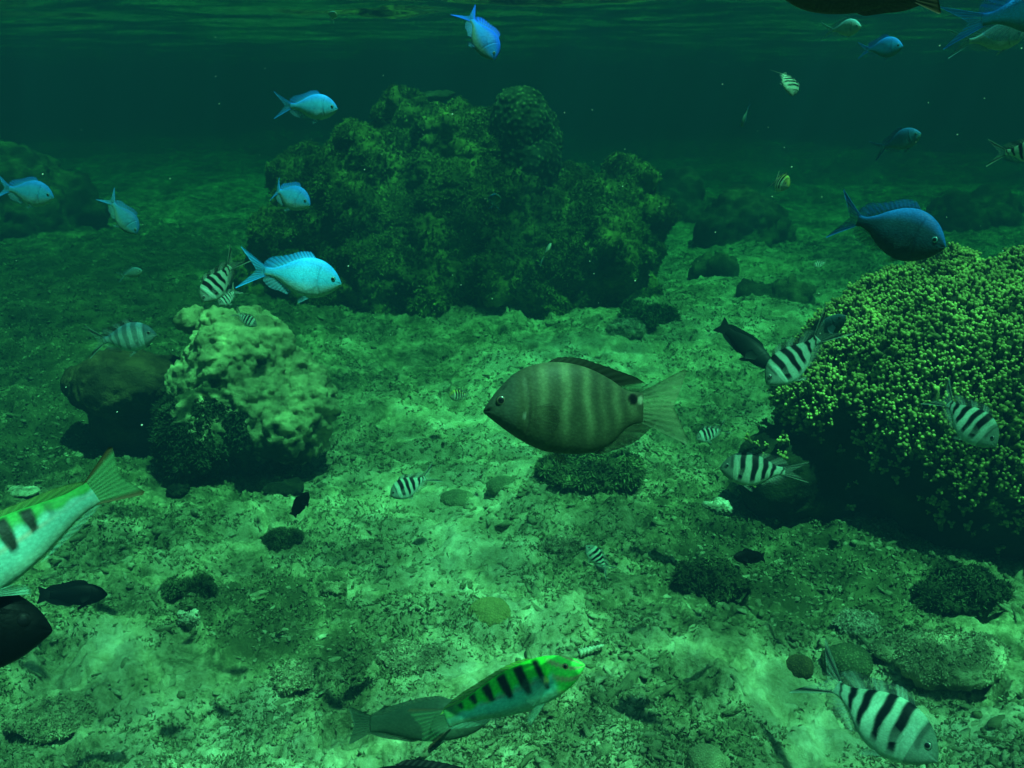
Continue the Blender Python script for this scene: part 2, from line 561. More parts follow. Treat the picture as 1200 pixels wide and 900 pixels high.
# ---- the big coral mound in the middle distance
def coral_mound():
    D = 4.72
    k = D / FPX
    B = [lump(440, 240, D, 88 * k), lump(480, 204, D + .12, 70 * k), lump(560, 215, D + .05, 84 * k), lump(520, 174, D + .25, 46 * k),
         lump(480, 320, D - .05, 105 * k), lump(600, 310, D + .05, 112 * k), lump(682, 282, D, 76 * k), lump(718, 255, D + .1, 46 * k),
         lump(395, 270, D + .1, 62 * k), lump(360, 215, D + .3, 45 * k), lump(370, 330, D + .15, 70 * k), lump(645, 335, D - .02, 72 * k), lump(712, 335, D + .1, 58 * k), lump(545, 350, D - .05, 80 * k),
         lump(430, 350, D, 56 * k), lump(648, 255, D + .08, 62 * k), lump(668, 232, D + .2, 40 * k), lump(745, 290, D + .2, 34 * k), lump(545, 265, D - .12, 80 * k), lump(450, 285, D - .1, 70 * k)]
    r = np.random.default_rng(4)
    for _ in range(110):
        c, rad = B[r.integers(0, 15)]
        d = r.normal(size=3)
        d[1] = -abs(d[1])
        d /= np.linalg.norm(d)
        B.append((tuple(np.array(c) + d * np.array(rad) * 0.92), r.uniform(14, 42) * k))
    base = ground(555, 388)[0]
    V, Fq = rough_rock(B, 0.0115, 0.055, 0.12, 0.012, 40)
    V = V[:, :]
    n = noise(V / 0.25, 91) + 0.6 * noise(V / 0.08, 92)
    t = sm(-0.7, 0.7, n)[:, None]
    cols = (1 - t) * np.array([0.06, 0.08, 0.022]) + t * np.array([0.24, 0.27, 0.065])
    root = empty('coral_mound', base, 'big lumpy mound of coral overgrown with yellow-green algae in the middle distance', 'coral reef')
    off = np.array(base)
    link('coral_mass', new_mesh('coral_mass', V - off, Fq, cols), M_ROCK, root)
    keep = lambda p, nn: sm(-0.5, 0.3, nn[:, 2]) * (0.25 + sm(-.2, .5, noise(p / .2, 93))) * (nn[:, 1] < 0.45)
    p, nn = sample_surface(V, Fq, 24000, 5, keep)
    c = np.array([0.25, 0.29, 0.07]) * (0.3 + 0.9 * sm(-.6, .7, noise(p / 0.15, 94)))[:, None]
    bv, bf, bc = blades(p - off, nn, 0.015, 0.0022, c, 6, 6, vary=.15)
    tag(link('algae_fur', new_mesh('algae_fur', bv, bf, bc), M_ALGAE, root), kind='stuff')
    # a flat plate coral on the summit
    pv, pf = rough_rock([lump(504, 113, D + .2, 27 * k, (1, .8, .2)), lump(520, 109, D + .22, 17 * k, (1, .8, .18)), lump(506, 124, D + .22, 15 * k, (1, .9, .8))], 0.007, 0.012, 0.05, 0.004, 61)
    link('plate', new_mesh('plate', pv - off, pf, np.tile([0.06, .08, .035], (len(pv), 1))), M_CORAL, root)


coral_mound()


def bumpy_coral(name, blobs, voxel, bump, bsize, col, tipcol, label, cat, seed, ref):
    """a coral head as ONE surface whose knobs are part of its mesh"""
    V, Fq = fuse(blobs, voxel)
    n = normals(V, Fq)
    V = V + n * (bump * 0.8 * noise(V / (bsize * 4), seed + 9))[:, None]
    n = normals(V, Fq)
    w_ = worley(V / bsize, seed)
    h = np.clip(0.75 - w_, 0, 1) ** 0.7
    V = V + n * (bump * h)[:, None]
    t = sm(0.45, 0.8, h)[:, None]
    cols = (1 - t) * np.array(col) + t * np.array(tipcol)
    off = np.array(ref)
    o = link(name, new_mesh(name, V - off, Fq, cols), M_CORAL)
    o.location = ref
    return tag(o, label, cat)


k = 4.55 / FPX
bumpy_coral('knobbly_coral', [lump(610, 146, 4.5, 40 * k, (.85, .85, 1.05)), lump(630, 162, 4.55, 30 * k, (.9, .9, 1.2)), lump(620, 190, 4.55, 36 * k)], 0.006, 0.018, 0.021,
            (0.03, 0.05, 0.018), (0.28, 0.33, 0.13), 'dark knobbly coral head with pale tips on the top right of the big mound', 'coral', 81, tuple(at(615, 190, 4.55)))

# ---- far outcrops fading into the water
for blobs, label, seed, ref in (
        ([(20, 225, 6.3, .30), (75, 235, 6.4, .2), (-40, 220, 6.2, .33), (105, 250, 6.4, .12), (35, 265, 6.2, .3)], 'dim rounded reef outcrop at the far left, fading into the green water', 51, (20, 290, 6.3)),
        ([(865, 262, 6.4, .23), (840, 270, 6.3, .15), (900, 275, 6.5, .18), (870, 290, 6.4, .22)], 'pale green low outcrop behind the blue fish with the dark flank', 52, (865, 300, 6.4)),
        ([(800, 225, 7.4, .17), (785, 250, 7.3, .24), (825, 255, 7.5, .18)], 'dark narrow outcrop just right of the big mound, far behind', 53, (800, 280, 7.4)),
        ([(930, 345, 4.6, .1), (905, 350, 4.7, .1), (880, 352, 4.65, .07)], 'low mossy rock on the seabed left of the finger coral dome', 54, (905, 362, 4.6)),
        ([(1120, 262, 7.0, .2), (1160, 258, 7.2, .22), (1080, 272, 7.0, .14)], 'faint outcrop behind the top of the finger coral dome', 55, (1120, 290, 7.0)),
        ([(850, 315, 5.2, .08), (825, 318, 5.3, .09)], 'small dark lump on the pale seabed below the pale outcrop', 56, (840, 330, 5.2))):
    V, Fq = rough_rock([lump(a, b, c, r) for a, b, c, r in blobs], 0.02, 0.06, 0.2, 0.02, seed)
    t = sm(-0.5, 0.6, noise(V / 0.2, seed) + .6 * noise(V / .07, seed + 1))[:, None]
    cols = (1 - t) * np.array([0.05, 0.06, 0.03]) + t * np.array([0.17, 0.18, 0.08])
    ref = at(*ref)
    o = link('reef_outcrop', new_mesh('reef_outcrop', V - ref, Fq, cols), M_ROCK)
    o.location = ref
    tag(o, label, 'rock', 'reef outcrops in the distance')

# ---- pale boulder at the left, its dark weed, and the dark boulder beside it
D = 2.62
k = D / FPX
ref = ground(285, 535)[0]
V, Fq = rough_rock([lump(268, 425, D + .1, 52 * k), lump(300, 410, D + .16, 50 * k, (1, 1, .9)), lump(345, 445, D + .2, 44 * k), lump(365, 470, D + .1, 34 * k),
                    lump(258, 385, D + .12, 26 * k), lump(225, 375, D + .2, 18 * k, (1, .8, .7)), lump(300, 385, D + .2, 28 * k), lump(285, 480, D + .15, 74 * k), lump(235, 450, D + .1, 36 * k),
                    lump(340, 500, D + .1, 50 * k), lump(230, 510, D + .05, 50 * k)], 0.0058, 0.028, 0.13, 0.013, 17)
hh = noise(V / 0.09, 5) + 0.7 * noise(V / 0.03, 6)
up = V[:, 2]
t = np.clip(sm(-0.35, 0.25, 0.95 * hh + 3.4 * (up - 0.19) + .55 * sm(.04, .16, V[:, 0] - ref[0])), 0, 1)[:, None]  # dark algae low down; lit top and right slope painted paler
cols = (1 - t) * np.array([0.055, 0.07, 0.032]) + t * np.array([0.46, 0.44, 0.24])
root = empty('algae_boulder', ref, 'pale pitted boulder with dark weed hanging on its front, left of centre', 'rock')
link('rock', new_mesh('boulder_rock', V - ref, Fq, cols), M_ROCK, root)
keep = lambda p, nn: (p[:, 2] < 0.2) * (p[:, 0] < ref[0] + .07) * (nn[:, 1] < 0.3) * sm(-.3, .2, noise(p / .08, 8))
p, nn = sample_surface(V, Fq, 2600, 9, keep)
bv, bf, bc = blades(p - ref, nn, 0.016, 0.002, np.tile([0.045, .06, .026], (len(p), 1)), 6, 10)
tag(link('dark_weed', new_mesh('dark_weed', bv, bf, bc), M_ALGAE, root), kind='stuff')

D = 2.85
k = D / FPX
ref = ground(150, 508)[0]
V, Fq = rough_rock([lump(150, 450, D, 58 * k, (1.1, 1, .72)), lump(110, 450, D + .05, 36 * k, (1, 1, .8)), lump(190, 440, D + .05, 34 * k, (1, 1, .8)), lump(160, 490, D + .1, 52 * k)], 0.0075, 0.02, 0.12, 0.006, 23)
t = sm(-0.4, 0.5, noise(V / 0.1, 15))[:, None]
cols = (1 - t) * np.array([0.05, 0.04, 0.02]) + t * np.array([0.13, 0.10, 0.045])
o = link('rounded_boulder', new_mesh('rounded_boulder', V - ref, Fq, cols), M_ROCK)
o.location = ref
tag(o, 'smooth brown rounded boulder in shade below the pale striped fish, left of the pale boulder', 'rock')


# ---- the finger coral dome at the right
def finger_mesh(seed, nring=8):
    """one stubby forked coral finger, unit length along +Z: tapered stem that ends in rounded knobs"""
    r = np.random.default_rng(seed)
    Vs, Fs, Ts = [], [], []
    off = 0
    stems = [((0, 0, 0), (0.02, 0.0, 0.8), 0.17, 0.15)]
    for q in range(3):
        a = q * 2.1 + r.uniform(-.5, .5)
        stems.append(((0.0, 0, 0.52), (0.24 * math.cos(a), 0.24 * math.sin(a), r.uniform(0.82, 1.05)), 0.12, 0.115))
    for (p0, p1, r0, r1) in stems:
        p0, p1 = np.array(p0), np.array(p1)
        ax = (p1 - p0) / np.linalg.norm(p1 - p0)
        e1 = np.cross(ax, [0.3, 1, 0.1])
        e1 /= np.linalg.norm(e1)
        e2 = np.cross(ax, e1)
        rings = [(0, r0, 0), (0.55, (r0 + r1) / 2 * .95, 0.1), (0.85, r1, 0.5), (1.0, r1 * .95, .85), (1.0, r1 * .62, 1.0), (1.0, r1 * .12, 1.0)]
        drop = [0, 0, 0, 0, .6, .8]
        for (s, rad, t_), dz in zip(rings, drop):
            a = np.arange(nring) / nring * 2 * math.pi
            rr = rad * r.uniform(.9, 1.1, nring)
            Vs.append(p0 + (p1 - p0) * s + ax * (dz * r1) + rr[:, None] * (np.cos(a)[:, None] * e1 + np.sin(a)[:, None] * e2))
            Ts.append(np.full(nring, t_))
        Fs.append(grid_faces(len(rings), nring, True) + off)
        off += len(rings) * nring
    return np.concatenate(Vs), np.concatenate(Fs), np.concatenate(Ts)


def finger_coral():
    D = 2.3
    k = D / FPX
    ref = ground(1090, 640)[0]
    B = [lump(1170, 488, D + .12, 1.0, (.43, .36, .36)), lump(1120, 455, D + .12, 1.0, (.27, .30, .21)), lump(1230, 470, D + .15, 1.0, (.40, .34, .36)), lump(1050, 530, D + .22, .22, (1, 1, .95)), lump(960, 545, D + .2, .16), lump(920, 560, D + .15, .12),
         lump(1015, 438, D + .14, .175), lump(1062, 402, D + .16, .175), lump(1115, 385, D + .16, .17), lump(985, 470, D + .12, .15), lump(1150, 580, D + .3, .28, (1.3, 1, .8))]
    V, Fq = rough_rock(B, 0.013, 0.04, 0.15, 0.008, 33)
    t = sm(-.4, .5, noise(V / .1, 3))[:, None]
    cols = (1 - t) * np.array([0.018, .024, .011]) + t * np.array([0.045, .055, .02])  # base kept extra dark, painting in the shade under the dome
    root = empty('finger_coral_dome', ref, 'broad dome of stubby finger coral with yellow-green tips at the right edge', 'coral')
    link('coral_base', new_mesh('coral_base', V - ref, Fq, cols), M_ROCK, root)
    cz = lambda p: p[:, 2]

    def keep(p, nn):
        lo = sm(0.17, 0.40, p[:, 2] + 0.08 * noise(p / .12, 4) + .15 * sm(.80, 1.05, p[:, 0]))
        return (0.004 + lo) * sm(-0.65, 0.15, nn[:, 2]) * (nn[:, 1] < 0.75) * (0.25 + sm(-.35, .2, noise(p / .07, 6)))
    p, nn = sample_surface(V, Fq, 52000, 12, keep)
    # thin the points out to an even spacing
    cell = {}
    sel = []
    S = 0.0110
    for i in range(len(p)):
        c = tuple(np.floor(p[i] / S).astype(int))
        ok = True
        for dx in (-1, 0, 1):
            for dy in (-1, 0, 1):
                for dz in (-1, 0, 1):
                    for j in cell.get((c[0] + dx, c[1] + dy, c[2] + dz), ()):
                        if ((p[i] - p[j]) ** 2).sum() < S * S:
                            ok = False
        if ok:
            cell.setdefault(c, []).append(i)
            sel.append(i)
    p, nn = p[sel], nn[sel]
    r = np.random.default_rng(3)
    kinds = [finger_mesh(s) for s in range(6)]
    d = nn * 0.8 + np.array([0, -0.05, 0.55]) + 0.22 * r.normal(size=nn.shape)
    d /= np.linalg.norm(d, axis=1, keepdims=True)
    L = r.uniform(0.020, 0.036, len(p))
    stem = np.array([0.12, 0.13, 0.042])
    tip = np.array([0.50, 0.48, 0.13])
    # which hundred show largest: facing the camera, near, in the frame
    view = CAM - p
    dist = np.linalg.norm(view, axis=1)
    rel = p - CAM
    z = rel @ F
    u = 600 + FPX * (rel @ R) / z
    v_ = 450 - FPX * (rel @ U) / z
    score = (np.einsum('ij,ij->i', nn, view / dist[:, None]) + 0.3) / dist * (u < 1190) * (u > 860) * (p[:, 2] > 0.25)
    big = set(np.argsort(-score)[:100].tolist())
    colours = []
    meshes = []
    for kv, kf, kt in kinds:
        c = stem + (tip - stem) * kt[:, None]
        colours.append(c)
        meshes.append(new_mesh('branch', kv, kf, c))
        meshes[-1].materials.append(M_CORAL)
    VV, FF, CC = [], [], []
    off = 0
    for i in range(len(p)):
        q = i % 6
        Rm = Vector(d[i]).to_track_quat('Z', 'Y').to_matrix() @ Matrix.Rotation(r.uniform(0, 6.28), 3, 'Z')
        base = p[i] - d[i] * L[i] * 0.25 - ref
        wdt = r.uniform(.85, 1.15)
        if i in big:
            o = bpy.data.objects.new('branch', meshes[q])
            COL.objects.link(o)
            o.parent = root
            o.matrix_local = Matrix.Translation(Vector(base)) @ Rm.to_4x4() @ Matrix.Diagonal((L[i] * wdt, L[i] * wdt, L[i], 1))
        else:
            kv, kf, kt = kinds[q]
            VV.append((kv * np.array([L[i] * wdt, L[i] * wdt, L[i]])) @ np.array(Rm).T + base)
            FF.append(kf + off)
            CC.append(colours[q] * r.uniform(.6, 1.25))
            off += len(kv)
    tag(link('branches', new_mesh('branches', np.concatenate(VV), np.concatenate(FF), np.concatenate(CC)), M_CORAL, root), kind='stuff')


finger_coral()


# ------------------------------------------------------------------ loose cover on the seabed
def scatter(n, ymin, ymax, seed, half=0.60):
    r = np.random.default_rng(seed)
    y = np.exp(r.uniform(np.log(ymin), np.log(ymax), n))
    x = r.uniform(-half, half, n) * (y + .25)
    return x, y, r


x, y, r = scatter(30000, 1.0, 7.5, 21)
P3 = np.stack([x, y, 0 * x], 1)
keepm = (noise(P3 / 0.35, 77) + 0.5 * noise(P3 / 0.12, 78) - 0.6 * sandy(x, y) + r.uniform(-.45, .45, len(x))) > -0.12
x, y = x[keepm], y[keepm]
z = seabed_height(x, y)
import bmesh
icos = []
for s in range(14):
    bm = bmesh.new()
    bmesh.ops.create_icosphere(bm, subdivisions=2, radius=1.0)
    iv = np.array([v.co[:] for v in bm.verts])
    fi = np.array([[v.index for v in f.verts] for f in bm.faces])
    bm.free()
    iv = iv * (1 + 0.6 * noise(iv * 1.1 + s * 7.1, s))[:, None] + 0.3 * np.stack([noise(iv * 2.2 + s, 3), noise(iv * 2.2 + s, 4), noise(iv * 2.2 + s, 5)], 1)
    icos.append((iv, fi))
nst = len(x)
size = np.clip(r.lognormal(-5.65, 0.45, nst), 0.0015, 0.0085) * (1 + .5 * (noise(np.stack([x, y, 0 * x], 1) / .3, 66) > .1))
tone = np.clip(r.normal(0.45, 0.25, nst) + .5 * np.clip(sandy(x, y), 0, 1), 0, 1)
VV, FF, CC = [], [], []
off = 0
for i in range(nst):
    iv, fi = icos[i % 14]
    a = r.uniform(0, 6.28)
    elong = r.uniform(.7, 1.6) if r.random() < .8 else r.uniform(2, 4)
    sc = np.array([elong, r.uniform(.6, 1.1), r.uniform(.45, .85)]) * size[i]
    q = iv * sc
    c, s_ = math.cos(a), math.sin(a)
    tl = r.uniform(-.4, .4)
    q = np.stack([q[:, 0] * c - q[:, 1] * s_, q[:, 0] * s_ + q[:, 1] * c, q[:, 2] + q[:, 0] * tl], 1)
    VV.append(q + np.array([x[i], y[i], z[i] - size[i] * .25]))
    FF.append(fi + off)
    off += len(iv)
    t_ = tone[i] ** 1.5
    CC.append(np.tile((1 - t_) * np.array([0.14, 0.155, 0.075]) + t_ * np.array([0.42, 0.42, 0.27]), (len(iv), 1)))
tag(link('rubble', new_mesh('rubble', np.concatenate(VV), np.concatenate(FF), np.concatenate(CC)), M_STONE), 'small lumps of coral rubble strewn over the seabed', 'rubble', kind='stuff')

x, y, r = scatter(110000, 1.0, 6.5, 22)
P3 = np.stack([x, y, 0 * x], 1)
keepm = (noise(P3 / 0.28, 87) + 0.7 * noise(P3 / 0.09, 88) - 0.35 * sandy(x, y) + r.uniform(-.3, .3, len(x))) > -0.10
x, y = x[keepm], y[keepm]
z = seabed_height(x, y)
P3 = np.stack([x, y, z - .002], 1)
Nn = np.tile([0, 0, 1.0], (len(x), 1))
tn = sm(-.7, .7, noise(P3 / 0.12, 89) + r.normal(0, .25, len(x)))[:, None]
sw = np.clip(sandy(x, y) * 1.3, 0, 1)[:, None]
c = (1 - tn) * np.array([0.10, 0.118, 0.054]) + tn * np.array([0.25, 0.26, 0.135])
c = c * (1 - .6 * sw) + .6 * sw * np.array([0.40, 0.40, 0.25])
bv, bf, bc = blades(P3, Nn, 0.006 + 0.006 * r.random(len(x)), 0.0010 + 0.0004 * y, c, 6, 23, .3, 1.1, vary=.22)
tag(link('algae_turf', new_mesh('algae_turf', bv, bf, bc), M_ALGAE), 'short fuzzy algae turf growing over the seabed', 'algae', kind='stuff')


# ---- single stones, small corals and weed clumps on the seabed
def on_ground(name, px, py, wpx, hpx, col, col2, label, cat, seed, group=None, rough=0.25, voxel_div=34, m=None, depth=0.8, parts=None):
    g, d = ground(px, py + hpx * 0.35)
    k = d / FPX
    rx, rz = wpx / 2 * k, hpx / 2 * k * 1.15
    r = np.random.default_rng(seed)
    B = [((g[0], g[1] + rx * .3, g[2] + rz * .35), (rx * .75, rx * depth * .8, rz * .7))]
    for _ in range(parts or 5):
        a = r.uniform(0, 6.28)
        q = r.uniform(.25, .6)
        B.append(((g[0] + math.cos(a) * rx * q, g[1] + rx * .3 + math.sin(a) * rx * q * depth, g[2] + rz * r.uniform(.2, .7)), (rx * r.uniform(.3, .5), rx * r.uniform(.3, .5) * depth, rz * r.uniform(.4, .65))))
    V, Fq = rough_rock(B, max(rx, rz) * 2 / voxel_div, rough * rz, rx * .7, rough * rz * .35, seed)
    t = sm(-.4, .5, noise(V / (rx * .5), seed) + .6 * noise(V / (rx * .16), seed + 1))[:, None]
    cols = (1 - t) * np.array(col) + t * np.array(col2)
    o = link(name, new_mesh(name, V - g, Fq, cols), m or M_STONE)
    o.location = g
    if name == 'stone' and wpx >= 56 and col[0] > .05:
        p, nn = sample_surface(V, Fq, int(8 * wpx), seed, lambda p, n_: (n_[:, 2] > -.2) * (.3 + sm(-.3, .3, noise(p / (rx * .3), seed + 7))))
        bv, bf, bc = blades(p - g, nn, .005, .0012, np.tile(np.array(col2) * .75, (len(p), 1)), 5, seed, .3, 1.1)
        tag(link('turf_growth', new_mesh('turf_growth', bv, bf, bc), M_ALGAE, o), kind='stuff')
    return tag(o, label, cat, group), V, Fq, g


PALE, PALE2 = (0.30, 0.30, 0.2), (0.68, 0.66, 0.5)
for px, py, wp, hp, c1, c2, lab, sd_ in (
        (845, 594, 42, 16, PALE, (.75, .74, .6), 'bright white flat lump of dead coral in front of the finger coral dome', 101),
        (222, 727, 30, 24, PALE, PALE2, 'small pale rounded stone in the dark rubble at lower left', 102),
        (1008, 733, 66, 26, PALE, PALE2, 'whitish flat rubble lump above the ridged brain coral', 103),
        (342, 795, 62, 26, (.24, .23, .12), (.55, .52, .32), 'pale yellowish flat stone above the bottom edge, left of the two wrasses', 104),
        (735, 385, 58, 26, PALE, (.6, .6, .45), 'pale heap of sandy rubble at the foot of the big mound, right side', 105),
        (25, 577, 46, 10, PALE, (.6, .6, .45), 'thin pale leaf-like fragment lying beside the tail of the left wrasse', 106),
        (1120, 778, 180, 50, (.20, .20, .11), (.52, .50, .31), 'large smooth sandy boulder at lower right behind the big striped fish', 107),
        (480, 775, 90, 22, (.2, .2, .11), (.5, .48, .3), 'low pale sandy hump behind the back of the striped wrasse', 108),
        (390, 690, 40, 20, (.12, .13, .06), (.35, .34, .2), 'greyish rubble stone in the middle of the dark rubble patch', 109),
        (60, 850, 120, 28, (.22, .23, .12), (.42, .41, .24), 'broad yellowish stone slab in the bottom left corner', 110),
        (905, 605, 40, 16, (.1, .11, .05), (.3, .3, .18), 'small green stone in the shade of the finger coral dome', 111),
        (660, 640, 60, 16, (.2, .2, .1), (.42, .41, .26), 'flat sandy stone left of the small striped fish above the striped wrasse', 112),
        (330, 574, 64, 15, (.02, .026, .014), (.045, .055, .028), 'black elongated lump on the sand below the pale boulder', 113),
        (208, 575, 34, 16, (.015, .02, .012), (.04, .05, .025), 'small dark lump on the sand left of the black elongated lump', 114)):
    on_ground('stone', px, py, wp, hp, c1, c2, lab, 'stone', sd_, 'stones on the seabed', m=M_ROCK, voxel_div=60, parts=9, rough=.4)

for px, py, wp, hp, c1, c2, lab, sd_ in (
        (573, 713, 50, 34, (.30, .29, .10), (.44, .41, .16), 'round yellowish brain coral in the middle of the sand above the striped wrasse', 121),
        (995, 770, 58, 40, (.07, .09, .04), (.26, .28, .14), 'greenish ridged brain coral above the tail of the big striped fish', 122),
        (937, 777, 34, 28, (.06, .05, .02), (.24, .18, .06), 'small brown brain coral left of the tail of the big striped fish', 123),
        (828, 886, 44, 40, (.24, .24, .13), (.5, .48, .3), 'pale domed coral knob at the bottom edge left of the big striped fish', 124),
        (535, 582, 40, 18, (.14, .16, .08), (.34, .34, .2), 'low greyish coral knob right of the white striped fish on the sand', 125),
        (590, 566, 40, 20, (.12, .14, .07), (.3, .3, .17), 'low dotted coral knob below the head of the large banded fish', 126)):
    g, d = ground(px, py + hp * .35)
    kk = d / FPX
    rx, rz = wp / 2 * kk, hp / 2 * kk * 1.0
    c0 = (g[0], g[1] + rx * .3, g[2] + rz * .1)
    bumpy_coral('brain_coral', [(c0, (rx, rx, rz)), ((c0[0] + rx * .3, c0[1], c0[2] + rz * .1), (rx * .7, rx * .8, rz * .9))], rx / 40, rx * .06, rx * .10, c1, c2, lab, 'coral', sd_, tuple(g))['group'] = 'small round corals on the seabed'

for px, py, wp, hp, c1, lab, sd_, bl in (
        (685, 556, 136, 34, (.13, .16, .065), 'bushy green weed clump below the large banded fish', 131, .03),
        (838, 686, 88, 40, (.06, .075, .03), 'dark fuzzy weed clump below the small black fish by the finger coral', 132, .02),
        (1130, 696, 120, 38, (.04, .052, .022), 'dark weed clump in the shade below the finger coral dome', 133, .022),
        (760, 372, 80, 26, (.10, .14, .05), 'green weed clump at the right foot of the big mound', 134, .04),
        (215, 690, 66, 16, (.06, .078, .034), 'low dark weed patch right of the black oval fish', 135, .02),
        (325, 635, 56, 16, (.07, .09, .04), 'small dark weed tuft below the small black fish near the pale boulder', 136, .018)):
    on, V, Fq, g = on_ground('weed_clump', px, py, wp, hp, tuple(np.array(c1) * .6), c1, lab, 'seaweed', sd_, 'weed clumps on the seabed', .9, 34, M_ROCK, parts=12)
    p, nn = sample_surface(V, Fq, 1500, sd_, lambda p, n_: (n_[:, 2] > -.4) * sm(-.5, .2, noise(p / .03, sd_)))
    cc = np.array(c1) * (0.7 + 1.1 * sm(-.5, .6, noise(p / .05, sd_)))[:, None]
    bv, bf, bc = blades(p - g, nn, bl * .5, bl * .06, cc, 7, sd_, .3, 1.3)
    tag(link('fronds', new_mesh('fronds', bv, bf, bc), M_ALGAE, on), kind='stuff')

# white ridged stick of dead coral beside the wrasse's snout
g, d = ground(690, 770)
n_, m_ = 40, 14
s = np.linspace(0, 1, n_)
rad = 0.0075 * (1 - .75 * s) * (1 + .22 * np.sign(np.sin(s * 44)) * np.abs(np.sin(s * 44)) ** .5)
rad[0] *= .3
rad[-1] *= .2
a = np.arange(m_) / m_ * 2 * math.pi
V = np.stack([np.repeat(s * .05, m_), (rad[:, None] * np.cos(a)).ravel(), (rad[:, None] * np.sin(a)).ravel()], 1)
o = link('coral_fragment', new_mesh('coral_fragment', V, grid_faces(n_, m_, True), np.tile([.7, .68, .55], (len(V), 1))), M_STONE)
o.location = g + np.array([-.018, 0, .008])
o.rotation_euler = (0, -.12, .35)
tag(o, 'thin white ridged stick of dead coral lying past the snout of the striped wrasse', 'coral fragment')


# ------------------------------------------------------------------ fish
def hermite(xs, ys, xq):
    xs, ys = np.array(xs, float), np.array(ys, float)
    m = np.gradient(ys, xs)
    i = np.clip(np.searchsorted(xs, xq) - 1, 0, len(xs) - 2)
    h = xs[i + 1] - xs[i]
    t = (xq - xs[i]) / h
    return ((2 * t ** 3 - 3 * t ** 2 + 1) * ys[i] + (t ** 3 - 2 * t ** 2 + t) * h * m[i] + (-2 * t ** 3 + 3 * t ** 2) * ys[i + 1] + (t ** 3 - t ** 2) * h * m[i + 1])


SHAPES = {
    # s from the snout (0) to the tail base (1): height of the back, of the belly, half width
    'chromis': dict(s=[0, .03, .1, .2, .35, .5, .65, .8, .9, 1.0], top=[.006, .06, .15, .225, .268, .25, .185, .10, .062, .06],
                    bot=[-.02, -.06, -.135, -.20, -.25, -.24, -.18, -.088, -.053, -.053], wid=[.008, .036, .068, .09, .098, .09, .066, .038, .022, .012],
                    eye=(.105, .035, .034), tail=(.40, .13, .28, 1.6), dorsal=(.30, .86, .085), anal=(.56, .86, .10)),
    'sergeant': dict(s=[0, .03, .1, .2, .35, .5, .65, .8, .9, 1.0], top=[.0, .055, .145, .22, .265, .255, .20, .118, .072, .068],
                     bot=[-.022, -.055, -.13, -.20, -.255, -.255, -.20, -.105, -.065, -.062], wid=[.008, .038, .07, .092, .10, .092, .07, .04, .024, .013],
                     eye=(.11, .045, .036), tail=(.38, .11, .30, 1.4), dorsal=(.30, .88, .085), anal=(.58, .88, .10)),
    'banded': dict(s=[0, .03, .1, .2, .35, .5, .65, .8, .9, 1.0], top=[.0, .045, .135, .228, .288, .292, .255, .175, .104, .088],
                   bot=[-.028, -.055, -.115, -.19, -.272, -.30, -.298, -.235, -.135, -.105], wid=[.012, .045, .08, .105, .118, .11, .085, .05, .03, .016],
                   eye=(.11, .05, .032), tail=(.30, .20, .24, 1.2), dorsal=(.33, .92, .034), anal=(.60, .93, .035)),
    'wrasse': dict(s=[0, .03, .1, .2, .35, .5, .65, .8, .9, 1.0], top=[.0, .042, .096, .143, .172, .168, .142, .098, .072, .066],
                   bot=[-.02, -.048, -.096, -.135, -.16, -.16, -.136, -.092, -.068, -.062], wid=[.01, .03, .055, .07, .078, .072, .06, .042, .028, .014],
                   eye=(.125, .03, .022), tail=(.20, .15, .15, 1.5), dorsal=(.25, .84, .026), anal=(.52, .86, .028)),
    'damsel': dict(s=[0, .03, .1, .2, .35, .5, .65, .8, .9, 1.0], top=[.0, .05, .12, .175, .215, .215, .185, .125, .085, .08],
                   bot=[-.025, -.055, -.115, -.165, -.205, -.205, -.17, -.11, -.075, -.072], wid=[.01, .04, .07, .09, .098, .09, .068, .042, .026, .014],
                   eye=(.11, .035, .03), tail=(.22, .17, .16, 1.5), dorsal=(.28, .93, .075), anal=(.52, .93, .08)),
    'slender': dict(s=[0, .03, .1, .2, .35, .5, .65, .8, .9, 1.0], top=[.0, .045, .10, .14, .165, .165, .15, .11, .075, .07],
                    bot=[-.022, -.045, -.09, -.13, -.155, -.155, -.135, -.095, -.066, -.064], wid=[.01, .04, .07, .09, .098, .09, .068, .042, .026, .014],
                    eye=(.11, .03, .026), tail=(.20, .15, .15, 1.5), dorsal=(.25, .93, .05), anal=(.5, .93, .05)),
}


def lerp(a, b, t):
    t = np.asarray(t)[..., None]
    return np.array(a) * (1 - t) + np.array(b) * t


def bar(s, c, wd, soft=.012):
    return sm(wd / 2 + soft, wd / 2 - soft, np.abs(s - c))


BLUES = {   # back, flank, belly
    'bright': ((.02, .24, .85), (.05, .34, .66), (.20, .36, .36)),
    'cyan': ((.03, .36, .95), (.06, .46, .82), (.22, .42, .42)),
    'vivid': ((.02, .26, 1.0), (.03, .38, 1.0), (.05, .16, .16)),
    'deep': ((.010, .11, .40), (.010, .05, .075), (.024, .05, .04)),  # top-lit back and shaded flank put into the colours
    'blue': ((.01, .12, 1.0), (.02, .20, .70), (.08, .17, .16)),
    'dull': ((.02, .13, .36), (.03, .16, .28), (.08, .18, .16)),
    'pale': ((.10, .26, .32), (.18, .32, .30), (.28, .36, .28)),
}


JIT = np.zeros(8)


